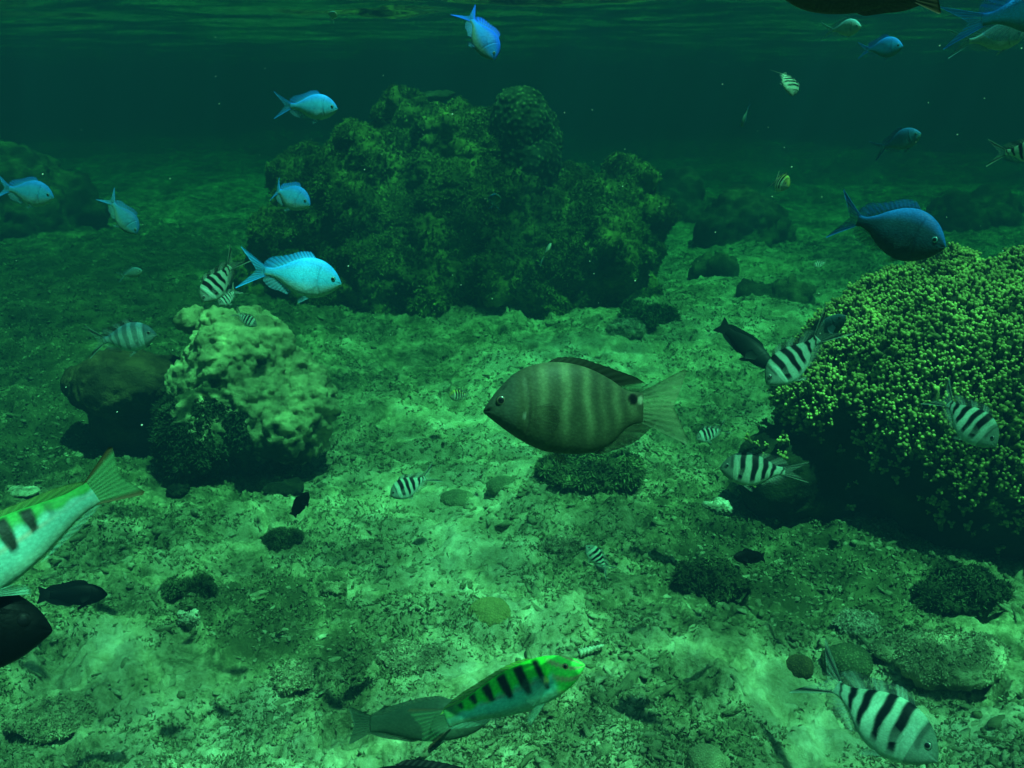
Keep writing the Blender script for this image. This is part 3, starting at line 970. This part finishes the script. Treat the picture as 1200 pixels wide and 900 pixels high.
def paint(species, variant, s, v, part):
    """the fish's own pattern. s along the body, v from belly -1 to back 1; returns rgb, opacity"""
    s, v = np.asarray(s, float), np.asarray(v, float)
    al = np.ones_like(s)
    if species == 'chromis':
        b, f, w_ = BLUES[variant]
        c = lerp(w_, f, sm(-.75, -.1, v))
        bk = sm(.35, .95, v) if variant == 'deep' else sm(.25, .9, v)
        c = c * (1 - bk[..., None]) + np.array(b) * bk[..., None]
        if part == 'body':
            g = np.exp(-((s - .24 - .05 * (1 - v * v)) / .008) ** 2) * (np.abs(v) < .75)
            c = c * (1 - .35 * g[..., None])
        if part == 'dorsal':
            c = lerp(f, b, sm(0, .6, v)); al = 0.7 - .4 * v
        if part == 'tail':
            c = lerp(f, b, np.abs(v) ** 1.5); al = .22 + .65 * np.abs(v) ** 1.3
        if part in ('anal', 'pelvic', 'pectoral'):
            c = lerp(w_, f, .5 * np.ones_like(s)); al = .42 - .25 * v - (.2 if part == 'pectoral' else 0)
    elif species == 'sergeant':
        if variant == 'yellow':
            back, base = (.55, .55, .12), (.5, .58, .42)
        elif variant == 'pale':
            back, base = (.10, .24, .30), (.28, .48, .46)
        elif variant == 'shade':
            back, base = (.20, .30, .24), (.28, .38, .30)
        else:
            back, base = (.26, .42, .32), (.38, .55, .46)
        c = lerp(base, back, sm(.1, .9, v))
        c = np.where((s < .2)[..., None], lerp(np.array(base) * .55, np.array(back) * .45, sm(-.2, .6, v)), c) if part == 'body' else c
        if part == 'body':
            c = lerp(c[..., :], np.array(base), 0 * s) if False else c
            dark = np.zeros_like(s)
            for nb_, (cc, wd, low) in enumerate(((.185, .05, -.05), (.345, .094, -.62), (.515, .098, -.70), (.675, .092, -.70), (.825, .068, -.8), (.955, .035, -.9))):
                sl_ = cc + .035 * v - .012 * v * v + .014 * JIT[nb_] + .006 * np.sin(v * 6 + 9 * JIT[nb_])
                wd = wd * (1 + .14 * JIT[(nb_ + 3) % 8])
                low = low + .10 * JIT[(nb_ + 5) % 8]
                dark = np.maximum(dark, bar(s, sl_, wd * (.75 + .25 * sm(-.6, .3, v))) * sm(low - .22, low + .1, v) * (.55 if cc < .2 else 1))
            if variant == 'pale':
                dark = dark * .55
            c = c * (1 - dark[..., None]) + np.array([.004, .006, .008]) * dark[..., None]
        if part == 'dorsal':
            dark = np.zeros_like(s)
            for cc, wd in ((.37, .08), (.55, .085), (.71, .08), (.86, .06)):
                dark = np.maximum(dark, bar(s, cc + .02 * v, wd))
            c = lerp(np.array(base) * .5, (.02, .025, .03), dark * .9); al = .75 - .5 * v
        if part == 'tail':
            st = np.exp(-((np.abs(v) - .80) / .13) ** 2)
            c = lerp(np.array(base) * .85, (.012, .014, .018), st); al = np.clip(.14 + .8 * st + .25 * sm(.9, 1, np.abs(v)), 0, 1)
        if part in ('anal', 'pelvic', 'pectoral'):
            c = lerp(np.array(base) * .8, (.05, .06, .06), sm(.2, .9, v) * (part == 'anal')); al = .45 - .25 * v - (.25 if part == 'pectoral' else 0)
    elif species == 'banded':
        base = lerp((.060, .075, .038), (.068, .080, .046), sm(-.5, .8, v) * .8)
        c = base
        if part == 'body':
            pale = np.zeros_like(s)
            wob = .012 * np.sin(v * 5) + .03 * v * (s > .5)
            for cc, wd, a in ((.36, .045, .5), (.50, .046, .85), (.64, .042, 1.0), (.735, .02, .45), (.825, .036, .7), (.92, .04, .6)):
                pale = np.maximum(pale, a * bar(s, cc + wob * .5 * (1 if cc < .6 else -1) + .01, wd, .028) * sm(-1.0, -.1, v) * (1 - .45 * sm(.75, 1, v)))
            c = lerp_c(c, (.22, .27, .13), pale * .8)
            head = sm(.25, .17, s)
            c = lerp_c(c, (.045, .064, .045), head * .8)
            spots = np.maximum(0, np.exp(-((s - .13) / .012) ** 2 - ((v - .78) / .06) ** 2)) + np.exp(-((s - .17) / .01) ** 2 - ((v - .6) / .05) ** 2)
            c = lerp_c(c, (.02, .022, .02), np.clip(spots, 0, 1))
            gill = np.exp(-((s - .245 - .04 * (1 - v * v)) / .007) ** 2) * (np.abs(v + .15) < .7)
            c = lerp_c(c, (.04, .045, .03), gill * .7)
            bs = sm(1.2, .8, np.sqrt(((s - .935) / .030) ** 2 + ((v - .55) / .36) ** 2))
            c = lerp_c(c, (.006, .006, .007), bs)
            ws = sm(1.2, .6, np.sqrt(((s - .985) / .018) ** 2 + ((v - .5) / .3) ** 2))
            c = lerp_c(c, (.42, .42, .28), ws)
            ps = sm(1.2, .6, np.sqrt(((s - .272) / .014) ** 2 + ((v + .33) / .05) ** 2))
            c = lerp_c(c, (.01, .01, .01), ps)
            pw = sm(1.2, .6, np.sqrt(((s - .252) / .010) ** 2 + ((v + .31) / .035) ** 2))
            c = lerp_c(c, (.5, .5, .4), pw)
            mouth = np.exp(-((v + .10) / .16) ** 2) * sm(.05, .03, s)
            c = lerp_c(c, (.015, .015, .012), mouth * .8)
        if part == 'dorsal':
            c = lerp((.014, .019, .009), (.022, .03, .016), v); al = np.where(s > .84, .6 - .45 * v, .96)
        if part == 'tail':
            c = lerp((.17, .22, .11), (.11, .16, .085), sm(0, 1, np.abs(v))); al = .5 + 0 * s
        if part in ('anal', 'pelvic', 'pectoral'):
            c = lerp((.05, .06, .03), (.02, .024, .014), v); al = (.8 - .3 * v) if part == 'anal' else .16 + 0 * s
    elif species == 'wrasse':
        if variant == 'grey':
            c = lerp((.06, .10, .065), (.04, .075, .05), sm(-.6, .6, v))
            if part != 'body':
                al = .85 - .2 * np.abs(v)
        else:
            green, cyan, belly = (.04, .26, .055), (.17, .40, .34), (.22, .38, .30)
            if variant == 'six':
                green, cyan, belly = (.06, .80, .06), (.16, .72, .64), (.20, .40, .28)
            c = lerp(belly, cyan, sm(-.8, -.45, v))
            up = v - (.32 if variant == 'washed' else 0) + .12 * np.sin(s * 46 + 1.0)
            c = lerp_c(c, green, sm(-.15, .2, up))
            if part == 'body':
                pink = np.exp(-((v - .02 - .05 * np.sin(s * 9)) / .05) ** 2) * sm(.3, .4, s)
                c = lerp_c(c, (.45, .30, .22), pink * .6)
                dark = np.zeros_like(s)
                for cc, wd, low in ((.30, .045, -.5), (.43, .07, -.4), (.56, .07, -.25), (.68, .062, -.05), (.785, .05, .2), (.875, .04, .3)):
                    dark = np.maximum(dark, bar(s, cc + .02 * v, wd * (.6 + .4 * sm(low, low + .6, v))) * sm(low - .1, low + .08, v) * sm(1.02, .86, v) * (sm(.84, .74, s) if variant == 'washed' else 1))
                c = lerp_c(c, (.012, .016, .012), dark)
                if variant == 'six':
                    c = lerp_c(c, (.06, .13, .075), sm(.86, .95, s) * .85)
                hd = sm(.26, .2, s)
                st = sm(.2, .7, np.sin((v * 1.0 - (s - .12) * 5.0) * 7.5))
                c = lerp_c(c, (.08, .66, .10), hd)
                c = lerp_c(c, (.50, .26, .20), hd * st * .75)
                yl = sm(1.2, .6, np.sqrt(((s - .285) / .022) ** 2 + ((v + .12) / .15) ** 2))
                c = lerp_c(c, (.75, .70, .18), yl)
            if part == 'dorsal':
                c = lerp((.03, .13, .03), (.08, .16, .04), v) if variant == 'washed' else lerp((.04, .25, .04), (.2, .4, .06), v); al = .85 - .2 * v
            if part == 'tail':
                e = sm(.78, .96, np.abs(v))
                c = lerp((.09, .24, .10), (.08, .06, .025), e); al = (.55 + .3 * e) if variant == 'washed' else (.08 + .12 * e)
            if part in ('anal', 'pelvic', 'pectoral'):
                c = lerp((.2, .4, .3), (.2, .45, .35), v); al = .42 - .3 * v - (.15 if part == 'pectoral' else 0)
    else:
        tones = {'black': (.0025, .003, .0035), 'charcoal': (.010, .017, .015), 'brown': (.06, .045, .024), 'slate': (.03, .07, .085)}
        c = lerp(tones[variant], np.array(tones[variant]) * 1.25, sm(-.5, .8, v))
    return np.clip(c, 0, 1), np.clip(al, .05, 1)


def lerp_c(c, col, t):
    t = np.asarray(t)[..., None]
    return c * (1 - t) + np.array(col) * t


def make_fish(name, species, variant, px, py, lpx, depth, heading, yaw, label, cat, group, bend=0.0, roll=0.0, flip=None, spread=1.0, small=None):
    """lpx: length in pixels snout to tail tip if it swam square to the view; heading: image angle of the snout, 0 right, 90 up;
    yaw: how far the snout is turned towards the camera"""
    sh = SHAPES[species]
    tl, tmid, tspan, tpow = sh['tail']
    TL = 1 + tl
    jr = np.random.default_rng(abs(hash((px, py, int(lpx)))) % 100000)
    JIT[:] = jr.uniform(-1, 1, 8)
    deep = 1 + .05 * JIT[6]
    SL = lpx * depth / FPX / TL
    small = lpx < 34 if small is None else small
    # frame
    h, yw = math.radians(heading), math.radians(yaw)
    ray = F + (px - 600) / FPX * R - (py - 450) / FPX * U       # the line of sight: headings are meant as seen
    ray = ray / np.linalg.norm(ray)
    Rl = R - ray * (R @ ray)
    Rl /= np.linalg.norm(Rl)
    Ul = np.cross(Rl, ray)
    img = math.cos(h) * Rl + math.sin(h) * Ul
    fw = math.cos(yw) * img - math.sin(yw) * ray
    sgn = flip if flip else (1 if math.cos(h) >= 0 else -1)
    do = sgn * (-math.sin(h) * Rl + math.cos(h) * Ul)
    do = do - fw * (do @ fw)
    do /= np.linalg.norm(do)
    si = np.cross(do, fw)
    rr = math.radians(roll)
    do, si = math.cos(rr) * do + math.sin(rr) * si, math.cos(rr) * si - math.sin(rr) * do
    pos = at(px, py, depth)
    root = empty(name, (0, 0, 0), label, cat, group)
    root.matrix_world = Matrix(((fw[0] * SL, si[0] * SL, do[0] * SL, pos[0]), (fw[1] * SL, si[1] * SL, do[1] * SL, pos[1]), (fw[2] * SL, si[2] * SL, do[2] * SL, pos[2]), (0, 0, 0, 1)))

    def warp(Vl):
        """(s, y, z) along the body -> local, with the sideways sweep of the swimming stroke"""
        s = Vl[:, 0]
        q = np.maximum(s - .3, 0)
        y = Vl[:, 1] + bend * (q ** 2 * 1.1 - .12 * s)
        return np.stack([TL / 2 - s, y, Vl[:, 2]], 1)

    n, m = (96, 44) if lpx > 34 else (44, 24)
    s = np.linspace(0, 1, n) ** 1.25
    top, bot, wid = (hermite(sh['s'], sh[kk], s) for kk in ('top', 'bot', 'wid'))
    top, bot = top * deep, bot * deep
    wid = np.maximum(wid, .004)
    a = np.arange(m) / m * 2 * math.pi
    ca, sa = np.cos(a), np.sin(a)
    mid, half = (top + bot) / 2, (top - bot) / 2
    Yb = wid[:, None] * np.sign(ca) * np.abs(ca) ** .92
    Zb = mid[:, None] + half[:, None] * sa
    Sb = np.repeat(s[:, None], m, 1)
    Vv = sa[None, :] + 0 * Sb
    # gill cover edge, mouth and eye socket as shape
    gl = np.exp(-((Sb - .245 - .04 * (1 - Vv ** 2)) / .012) ** 2) * (np.abs(Vv) < .8)
    Yb = Yb * (1 - .07 * gl + .04 * np.exp(-((Sb - .215 - .04 * (1 - Vv ** 2)) / .02) ** 2))
    mo = np.exp(-((Vv + .12) / .13) ** 2) * sm(.075, .0, Sb)
    Yb = Yb * (1 - .35 * mo)
    cols, _ = paint(species, variant, Sb.ravel(), Vv.ravel(), 'body')
    Vb = np.stack([Sb.ravel(), Yb.ravel(), Zb.ravel()], 1)
    Vb = np.concatenate([Vb, [[-.004, 0, mid[0]], [1.004, 0, mid[-1]]]])
    fq = grid_faces(n, m, True)
    j = np.arange(m)
    cap = np.concatenate([np.stack([np.full(m, n * m), (j + 1) % m, j], 1), np.stack([np.full(m, n * m + 1), (n - 1) * m + j, (n - 1) * m + (j + 1) % m], 1)])
    cols = np.concatenate([cols, cols[:1], cols[-1:]])
    link('body', new_mesh('fish_body', warp(Vb), [fq, cap], cols), M_SKIN, root)

    def fin(pname, base, tip, part, sv, rays, vv=None, th=.006, nv=12):
        """base, tip: (n,3) in body coordinates; vv: pattern coordinate across (default 0 at the root, 1 at the edge)"""
        nb = len(base)
        t = np.linspace(0, 1, nv)
        G = base[None] * (1 - t[:, None, None]) + tip[None] * t[:, None, None]
        du = np.gradient(G, axis=1)
        dv = np.gradient(G, axis=0)
        nr = np.cross(du, dv)
        nr /= np.maximum(np.linalg.norm(nr, axis=-1, keepdims=True), 1e-9)
        uu = np.linspace(0, 1, nb)
        ray = .5 + .5 * np.cos(uu * rays * 2 * math.pi)
        tk = th * (.30 + .70 * ray[None, :]) * (1 - .75 * t[:, None])
        A, Bk = G + nr * tk[..., None], G - nr * tk[..., None]
        Vf = np.concatenate([A.reshape(-1, 3), Bk.reshape(-1, 3)])
        f1 = grid_faces(nv, nb)
        o2 = nv * nb
        edge = np.concatenate([np.arange(nb), np.arange(1, nv) * nb + nb - 1, (nv - 1) * nb + np.arange(nb - 2, -1, -1), np.arange(nv - 2, 0, -1) * nb])
        e2 = np.roll(edge, -1)
        rim = np.stack([edge, edge + o2, e2 + o2, e2], 1)
        S_ = np.repeat(np.asarray(sv)[None, :], nv, 0)
        Vc = (np.repeat(t[:, None], nb, 1) if vv is None else np.repeat(np.asarray(vv)[None, :], nv, 0))
        c, al = paint(species, variant, S_.ravel(), Vc.ravel(), part)
        c = c * (1 + .25 * (np.repeat(ray[None, :], nv, 0).ravel() - .5))[:, None]
        al = np.clip(al + .22 * (np.repeat(ray[None, :], nv, 0).ravel() - .5) * (al < .95), .05, 1)
        return link(pname, new_mesh('fish_' + pname, warp(Vf), [f1[:, ::-1], f1 + o2, rim], np.concatenate([c, c]), np.concatenate([al, al])), M_FIN, root)

    # tail
    nb = 49
    u = np.linspace(-1, 1, nb)
    zb, zt = bot[-1] * .96, top[-1] * .96
    base = np.stack([np.full(nb, .975), 0 * u, (zt + zb) / 2 + (zt - zb) / 2 * u], 1)
    tip = np.stack([1 + tmid + (tl - tmid) * np.abs(u) ** tpow - .02 * (np.abs(u) > .97), 0 * u, u * tspan * spread * (.55 + .45 * np.abs(u)) + (zt + zb) / 2], 1)
    fin('tail_fin', base, tip, 'tail', np.full(nb, 1.0), 9, u)
    # dorsal and anal
    d0, d1, dh = sh['dorsal']
    nb = 61
    sd_ = np.linspace(d0, d1, nb)
    q = np.linspace(0, 1, nb)
    bz = hermite(sh['s'], sh['top'], sd_) * deep
    prof = dh * (sm(0, .12, q) * (.75 + .15 * np.sin(q * 3.1)) + .55 * np.exp(-((q - .84) / .13) ** 2)) * (1 - sm(.93, 1.0, q) * .75)
    lean = .06 + .13 * sm(.5, .95, q)
    serr = 1 + .05 * np.cos(q * 14 * 2 * math.pi) * (q < .7)
    fin('dorsal_fin', np.stack([sd_, 0 * q, bz - .015], 1), np.stack([sd_ + lean, 0 * q, bz + prof * serr - lean * .25 * sm(.3, 1, q)], 1), 'dorsal', sd_, 14)
    a0, a1, ah = sh['anal']
    sa_ = np.linspace(a0, a1, 41)
    q = np.linspace(0, 1, 41)
    bz = hermite(sh['s'], sh['bot'], sa_) * deep
    prof = ah * (sm(0, .25, q) * .7 + .5 * np.exp(-((q - .7) / .2) ** 2)) * (1 - sm(.9, 1.0, q) * .7)
    lean = .05 + .12 * sm(.3, .95, q)
    fin('anal_fin', np.stack([sa_, 0 * q, bz + .015], 1), np.stack([sa_ + lean, 0 * q, bz - prof + lean * .2], 1), 'anal', sa_, 11)
    if not small:
        for sd2 in (1, -1):
            q = np.linspace(0, 1, 21)
            # pelvic fins under the breast
            b0 = hermite(sh['s'], sh['bot'], np.array([.36]))[0]
            base = np.stack([.34 + .05 * q, np.full(21, .02 * sd2), np.full(21, b0 + .02)], 1)
            tip = np.stack([.50 + .06 * q - .10 * q * q, np.full(21, .045 * sd2) + .02 * sd2 * q, b0 - .085 * (1 - q) + .0 * q], 1)
            fin('pelvic_fin', base, tip, 'pelvic', base[:, 0], 5, None, .005, 8)
            # pectoral fins on the flank
            wv = hermite(sh['s'], sh['wid'], np.array([.29]))[0] * .96
            zc = -.035 if species != 'wrasse' else -.01
            base = np.stack([np.full(21, .285), np.full(21, wv * sd2), zc + .035 * (1 - 2 * q)], 1)
            L_ = .19 * (.75 + .25 * np.sin(q * math.pi))
            tip = np.stack([.285 + L_ * np.cos(.25), np.full(21, (wv + .055) * sd2) + 0 * q, zc - .03 + .095 * (1 - 2 * q)], 1)
            if species == 'banded':
                tip[:, 1] = (wv + .02) * sd2
            fin('pectoral_fin', base, tip, 'pectoral', base[:, 0], 8, None, .004, 8)
    # eyes
    es, ez, er = sh['eye']
    wv = hermite(sh['s'], sh['wid'], np.array([es]))[0]
    tz, bz_ = hermite(sh['s'], sh['top'], np.array([es]))[0], hermite(sh['s'], sh['bot'], np.array([es]))[0]
    vz = np.clip((ez - (tz + bz_) / 2) / ((tz - bz_) / 2), -1, 1)
    yw_ = wv * math.sqrt(1 - vz * vz)
    for sd2 in (1, -1):
        ne, mre = 12, 20
        ph = np.linspace(0.02, math.pi / 2, ne)
        aa = np.arange(mre) / mre * 2 * math.pi
        V = np.stack([(er * np.sin(ph)[:, None] * np.cos(aa)).ravel(), (np.cos(ph)[:, None] * er * .5 + 0 * aa).ravel() * sd2, (er * np.sin(ph)[:, None] * np.sin(aa)).ravel()], 1)
        t = np.repeat(np.sin(ph), mre)
        iris = {'banded': (.10, .09, .05), 'chromis': (.08, .30, .34), 'sergeant': (.16, .22, .19), 'wrasse': (.4, .2, .1)}.get(species, (.006, .006, .006))
        cc = lerp_c(np.tile(np.array(iris), (len(V), 1)), (.015, .015, .018), sm(.80, .95, t))
        cc = lerp_c(cc, (.006, .006, .008), sm(.60, .54, t))
        Vw = V + np.array([es, (yw_ - er * .12) * sd2, ez])
        fc = grid_faces(ne, mre, True)
        eye = link('eye', new_mesh('fish_eye', warp(Vw), fc, cc), M_SKIN if variant == 'black' else M_IRIS, root)
        if lpx >= 60 and variant != 'black':
            Vp = V * np.array([.56, .50, .56]) + np.array([es, (yw_ - er * .12 + er * .285) * sd2, ez])
            link('pupil', new_mesh('fish_pupil', warp(Vp), fc), M_PUPIL, eye)
    return root


G1, G2, G3, G4 = 'blue and cyan fish swimming over the reef', 'black barred fish swimming over the reef', 'dark fish near the seabed', 'wrasses low over the seabed'
BF, SF, DF, WF = 'blue_damselfish', 'striped_damselfish', 'dark_damselfish', 'wrasse'
#        name species variant px py length depth heading yaw label
FISH = [
    (BF, 'chromis', 'bright', 356, 125, 80, 1.25, -3, 14, 'bright cyan fish above the left shoulder of the big mound, facing right', G1, dict(bend=.2)),
    (BF, 'chromis', 'bright', 333, 227, 78, 1.2, -24, 36, 'plump cyan fish with raised tail turned half towards us, left of the big mound', G1, dict(bend=.5)),
    (BF, 'chromis', 'bright', 24, 224, 78, 1.3, -12, 25, 'cyan fish at the left edge before the far left outcrop', G1, dict(bend=.3)),
    (BF, 'chromis', 'dull', 140, 248, 66, 1.5, -56, 18, 'dim blue-grey fish diving steeply near the far left outcrop', G1, dict(bend=.3)),
    (BF, 'chromis', 'cyan', 336, 322, 128, 0.86, -9, 10, 'largest bright cyan fish with spread fins above the pale boulder', G1, dict(bend=.25)),
    (BF, 'chromis', 'blue', 561, 34, 84, 1.1, -62, 24, 'vivid blue fish diving head down just below the water surface', G1, dict(bend=.35, flip=1, roll=15)),
    (BF, 'chromis', 'vivid', 1028, 57, 60, 1.3, 6, 22, 'small bright blue fish below the dark brown belly at the top edge', G1, dict(bend=.3, spread=.8)),
    (BF, 'chromis', 'vivid', 1192, 16, 185, 0.80, 12, 8, 'large vivid blue fish cut off by the top right corner', G1, dict(bend=.25, spread=.7)),
    (BF, 'chromis', 'pale', 1155, 46, 84, 1.0, 8, 10, 'dim pale fish half hidden under the large blue fish of the top right corner', G1, {}),
    (BF, 'chromis', 'dull', 1048, 168, 64, 1.6, 22, 20, 'small grey-blue fish with pale nose above the dark blue fish', G1, dict(bend=.2)),
    (BF, 'chromis', 'deep', 1030, 266, 158, 0.86, -17, 18, 'large dark blue fish with black eye above the finger coral dome', G1, dict(bend=.45)),
    (BF, 'chromis', 'pale', 152, 321, 32, 2.0, 15, 25, 'tiny pale fish far above the brown boulder at left', G1, {}),
    (BF, 'chromis', 'pale', 639, 298, 30, 2.2, 62, 15, 'tiny pale sliver of a fish before the big mound', G1, dict(flip=1, roll=78)),
    (BF, 'chromis', 'dull', 580, 237, 40, 2.6, 84, 62, 'faint blue fish before the big mound, seen end on', G1, dict(flip=1)),
    (BF, 'chromis', 'pale', 390, 20, 26, 1.8, 70, 60, 'faint fish close under the water surface left of the diving blue fish', G1, dict(flip=1)),
    (BF, 'chromis', 'dull', 874, 134, 32, 1.9, -106, 15, 'thin pale fish seen edge on, upright in open water', G1, dict(flip=1, roll=78)),
    (BF, 'chromis', 'pale', 985, 34, 52, 1.25, 8, 30, 'dim pale fish shape added for a surface reflection under the dark brown belly at the top edge', G1, {}),  # fish shape added in place of a reflection in the water surface
    (SF, 'sergeant', 'white', 259, 326, 72, 1.2, 232, 12, 'black barred fish head down behind the tail of the largest cyan fish', G2, dict(bend=.3)),
    (SF, 'sergeant', 'white', 268, 347, 40, 1.5, 222, 40, 'small black barred fish overlapping the head down barred fish', G2, {}),
    (SF, 'sergeant', 'white', 287, 373, 34, 1.7, -35, 20, 'tiny black barred fish before the peak of the pale boulder', G2, dict(small=False)),
    (SF, 'sergeant', 'pale', 138, 397, 92, 1.15, 7, 22, 'washed out cyan barred fish above the smooth brown boulder', G2, dict(bend=.3)),
    (SF, 'sergeant', 'white', 485, 567, 62, 1.45, 207, 8, 'white black-barred fish over the sandy strip, head down to the left', G2, dict(bend=.2)),
    (SF, 'sergeant', 'yellow', 540, 463, 36, 2.1, 185, 42, 'small yellowish barred fish in front of the snout of the large banded fish', G2, {}),
    (SF, 'sergeant', 'white', 702, 656, 46, 1.55, 133, 15, 'small black barred fish nose up over the sand above the striped wrasse', G2, dict(small=False, flip=-1)),
    (SF, 'sergeant', 'white', 835, 507, 44, 1.6, 203, 22, 'small black barred fish by the left edge of the finger coral', G2, dict(small=False)),
    (SF, 'sergeant', 'white', 938, 415, 108, 1.25, 223, 16, 'black barred fish head down before the left shoulder of the finger coral dome', G2, dict(bend=.35)),
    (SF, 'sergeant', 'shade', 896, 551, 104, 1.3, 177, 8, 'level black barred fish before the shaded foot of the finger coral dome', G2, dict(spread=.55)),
    (SF, 'sergeant', 'white', 1127, 486, 106, 1.25, -45, 18, 'black barred fish nose down in front of the finger coral dome', G2, dict(bend=.3)),
    (SF, 'sergeant', 'white', 1012, 828, 190, 0.95, -38, 14, 'largest black barred fish, nose down in the lower right corner', G2, dict(bend=.3)),
    (SF, 'sergeant', 'white', 1196, 178, 74, 1.4, 2, 10, 'black barred fish cut off by the right edge', G2, {}),
    (SF, 'sergeant', 'shade', 924, 92, 52, 1.6, -72, 38, 'small black barred fish turned end on in open water at upper right', G2, dict(bend=.4, roll=38, flip=1)),
    (SF, 'sergeant', 'yellow', 912, 212, 56, 1.9, -28, 62, 'small yellowish barred fish seen end on above the pale far outcrop', G2, dict(bend=.2)),
    (SF, 'sergeant', 'white', 962, 309, 20, 2.4, 200, 30, 'tiny barred fish by the tail of the dark blue fish', G2, {}),
    ('banded_fish', 'banded', 'grey', 689, 477, 244, 0.80, 181, 4, 'large grey-brown fish with faint pale bands and a black spot before its tail', None, dict(bend=-.15)),
    (DF, 'damsel', 'slate', 966, 388, 64, 1.6, 38, 25, 'blue-grey fish half hidden behind the barred fish at the finger coral', G3, {}),
    (WF, 'wrasse', 'six', 592, 815, 200, 0.98, 21, 10, 'vivid green wrasse with black saddles and pink cheek lines near the bottom edge', G4, dict(bend=-.5)),
    (WF, 'wrasse', 'grey', 488, 846, 172, 1.06, 3, 6, 'plain grey-green wrasse half hidden behind the vivid green wrasse', G4, dict(bend=.35)),
    (WF, 'wrasse', 'washed', 22, 634, 285, 0.62, 217, 6, 'large green and cyan wrasse leaving the picture at the left edge', G4, dict(bend=.15)),
    (DF, 'damsel', 'black', 85, 697, 76, 1.35, 1, 6, 'black oval fish over the rubble at lower left', G3, {}),
    (DF, 'damsel', 'black', 352, 591, 38, 1.7, 58, 30, 'small black fish over the sand below the pale boulder', G3, {}),
    (DF, 'damsel', 'black', 878, 653, 44, 1.6, 180, 35, 'small black fish among weed in front of the finger coral dome', G3, {}),
    (DF, 'damsel', 'black', -132, 744, 350, 0.6, 3, 10, 'large black fish showing only its front at the left edge', G3, {}),
    (DF, 'slender', 'black', 505, 925, 190, 0.8, 178, 10, 'black fish showing only its back at the bottom edge', G3, {}),
    (DF, 'slender', 'charcoal', 873, 405, 84, 1.9, -40, 15, 'dark slender fish slanting down left of the finger coral dome', G3, {}),
    (DF, 'slender', 'brown', 1010, -8, 185, 0.50, 180, 10, 'dark brown fish showing only its belly at the top edge', G3, dict(small=True)),
]
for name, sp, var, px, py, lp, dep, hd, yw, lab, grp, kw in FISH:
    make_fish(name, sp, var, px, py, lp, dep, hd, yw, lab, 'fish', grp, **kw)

# drifting specks in the water
r = np.random.default_rng(99)
iv, fi = icos[0]
VV, FF = [], []
for i in range(150):
    d = r.uniform(.7, 3.2)
    c = at(r.uniform(-100, 1300), r.uniform(40, 560), d)
    if c[2] < .15 or c[2] > 1.33:
        continue
    VV.append(iv * r.uniform(.0003, .0008) * d ** .5 + c)
    FF.append(fi + len(iv) * (len(VV) - 1))
V = np.concatenate(VV)
tag(link('drifting_specks', new_mesh('drifting_specks', V, np.concatenate(FF), np.tile([.7, .7, .6], (len(V), 1))), M_STONE), 'tiny pale specks drifting in the water', 'specks', kind='stuff')

# ------------------------------------------------------------------ the water itself, one closed box round everything
x0, x1, y0, y1, z0, z1 = -80, 80, -6, 26, -1.6, 1.36
V = np.array([[x0, y0, z0], [x1, y0, z0], [x1, y1, z0], [x0, y1, z0], [x0, y0, z1], [x1, y0, z1], [x1, y1, z1], [x0, y1, z1]])
Fq = np.array([[0, 3, 2, 1], [4, 5, 6, 7], [0, 1, 5, 4], [1, 2, 6, 5], [2, 3, 7, 6], [3, 0, 4, 7]])
hm, nt, p, out = mat('green_water')
nt.nodes.remove(p)
pv = N(nt, 'ShaderNodeVolumePrincipled')
pv.inputs['Color'].default_value = (*WATER_SCATTER, 1)
pv.inputs['Absorption Color'].default_value = (*[a * a for a in WATER_SQRT_ABS], 1)
pv.inputs['Density'].default_value = WATER_DENSITY
pv.inputs['Anisotropy'].default_value = 0.0
nt.links.new(pv.outputs[0], out.inputs['Volume'])
tag(link('haze', new_mesh('haze', V, Fq, smooth=False), hm), kind='stuff')
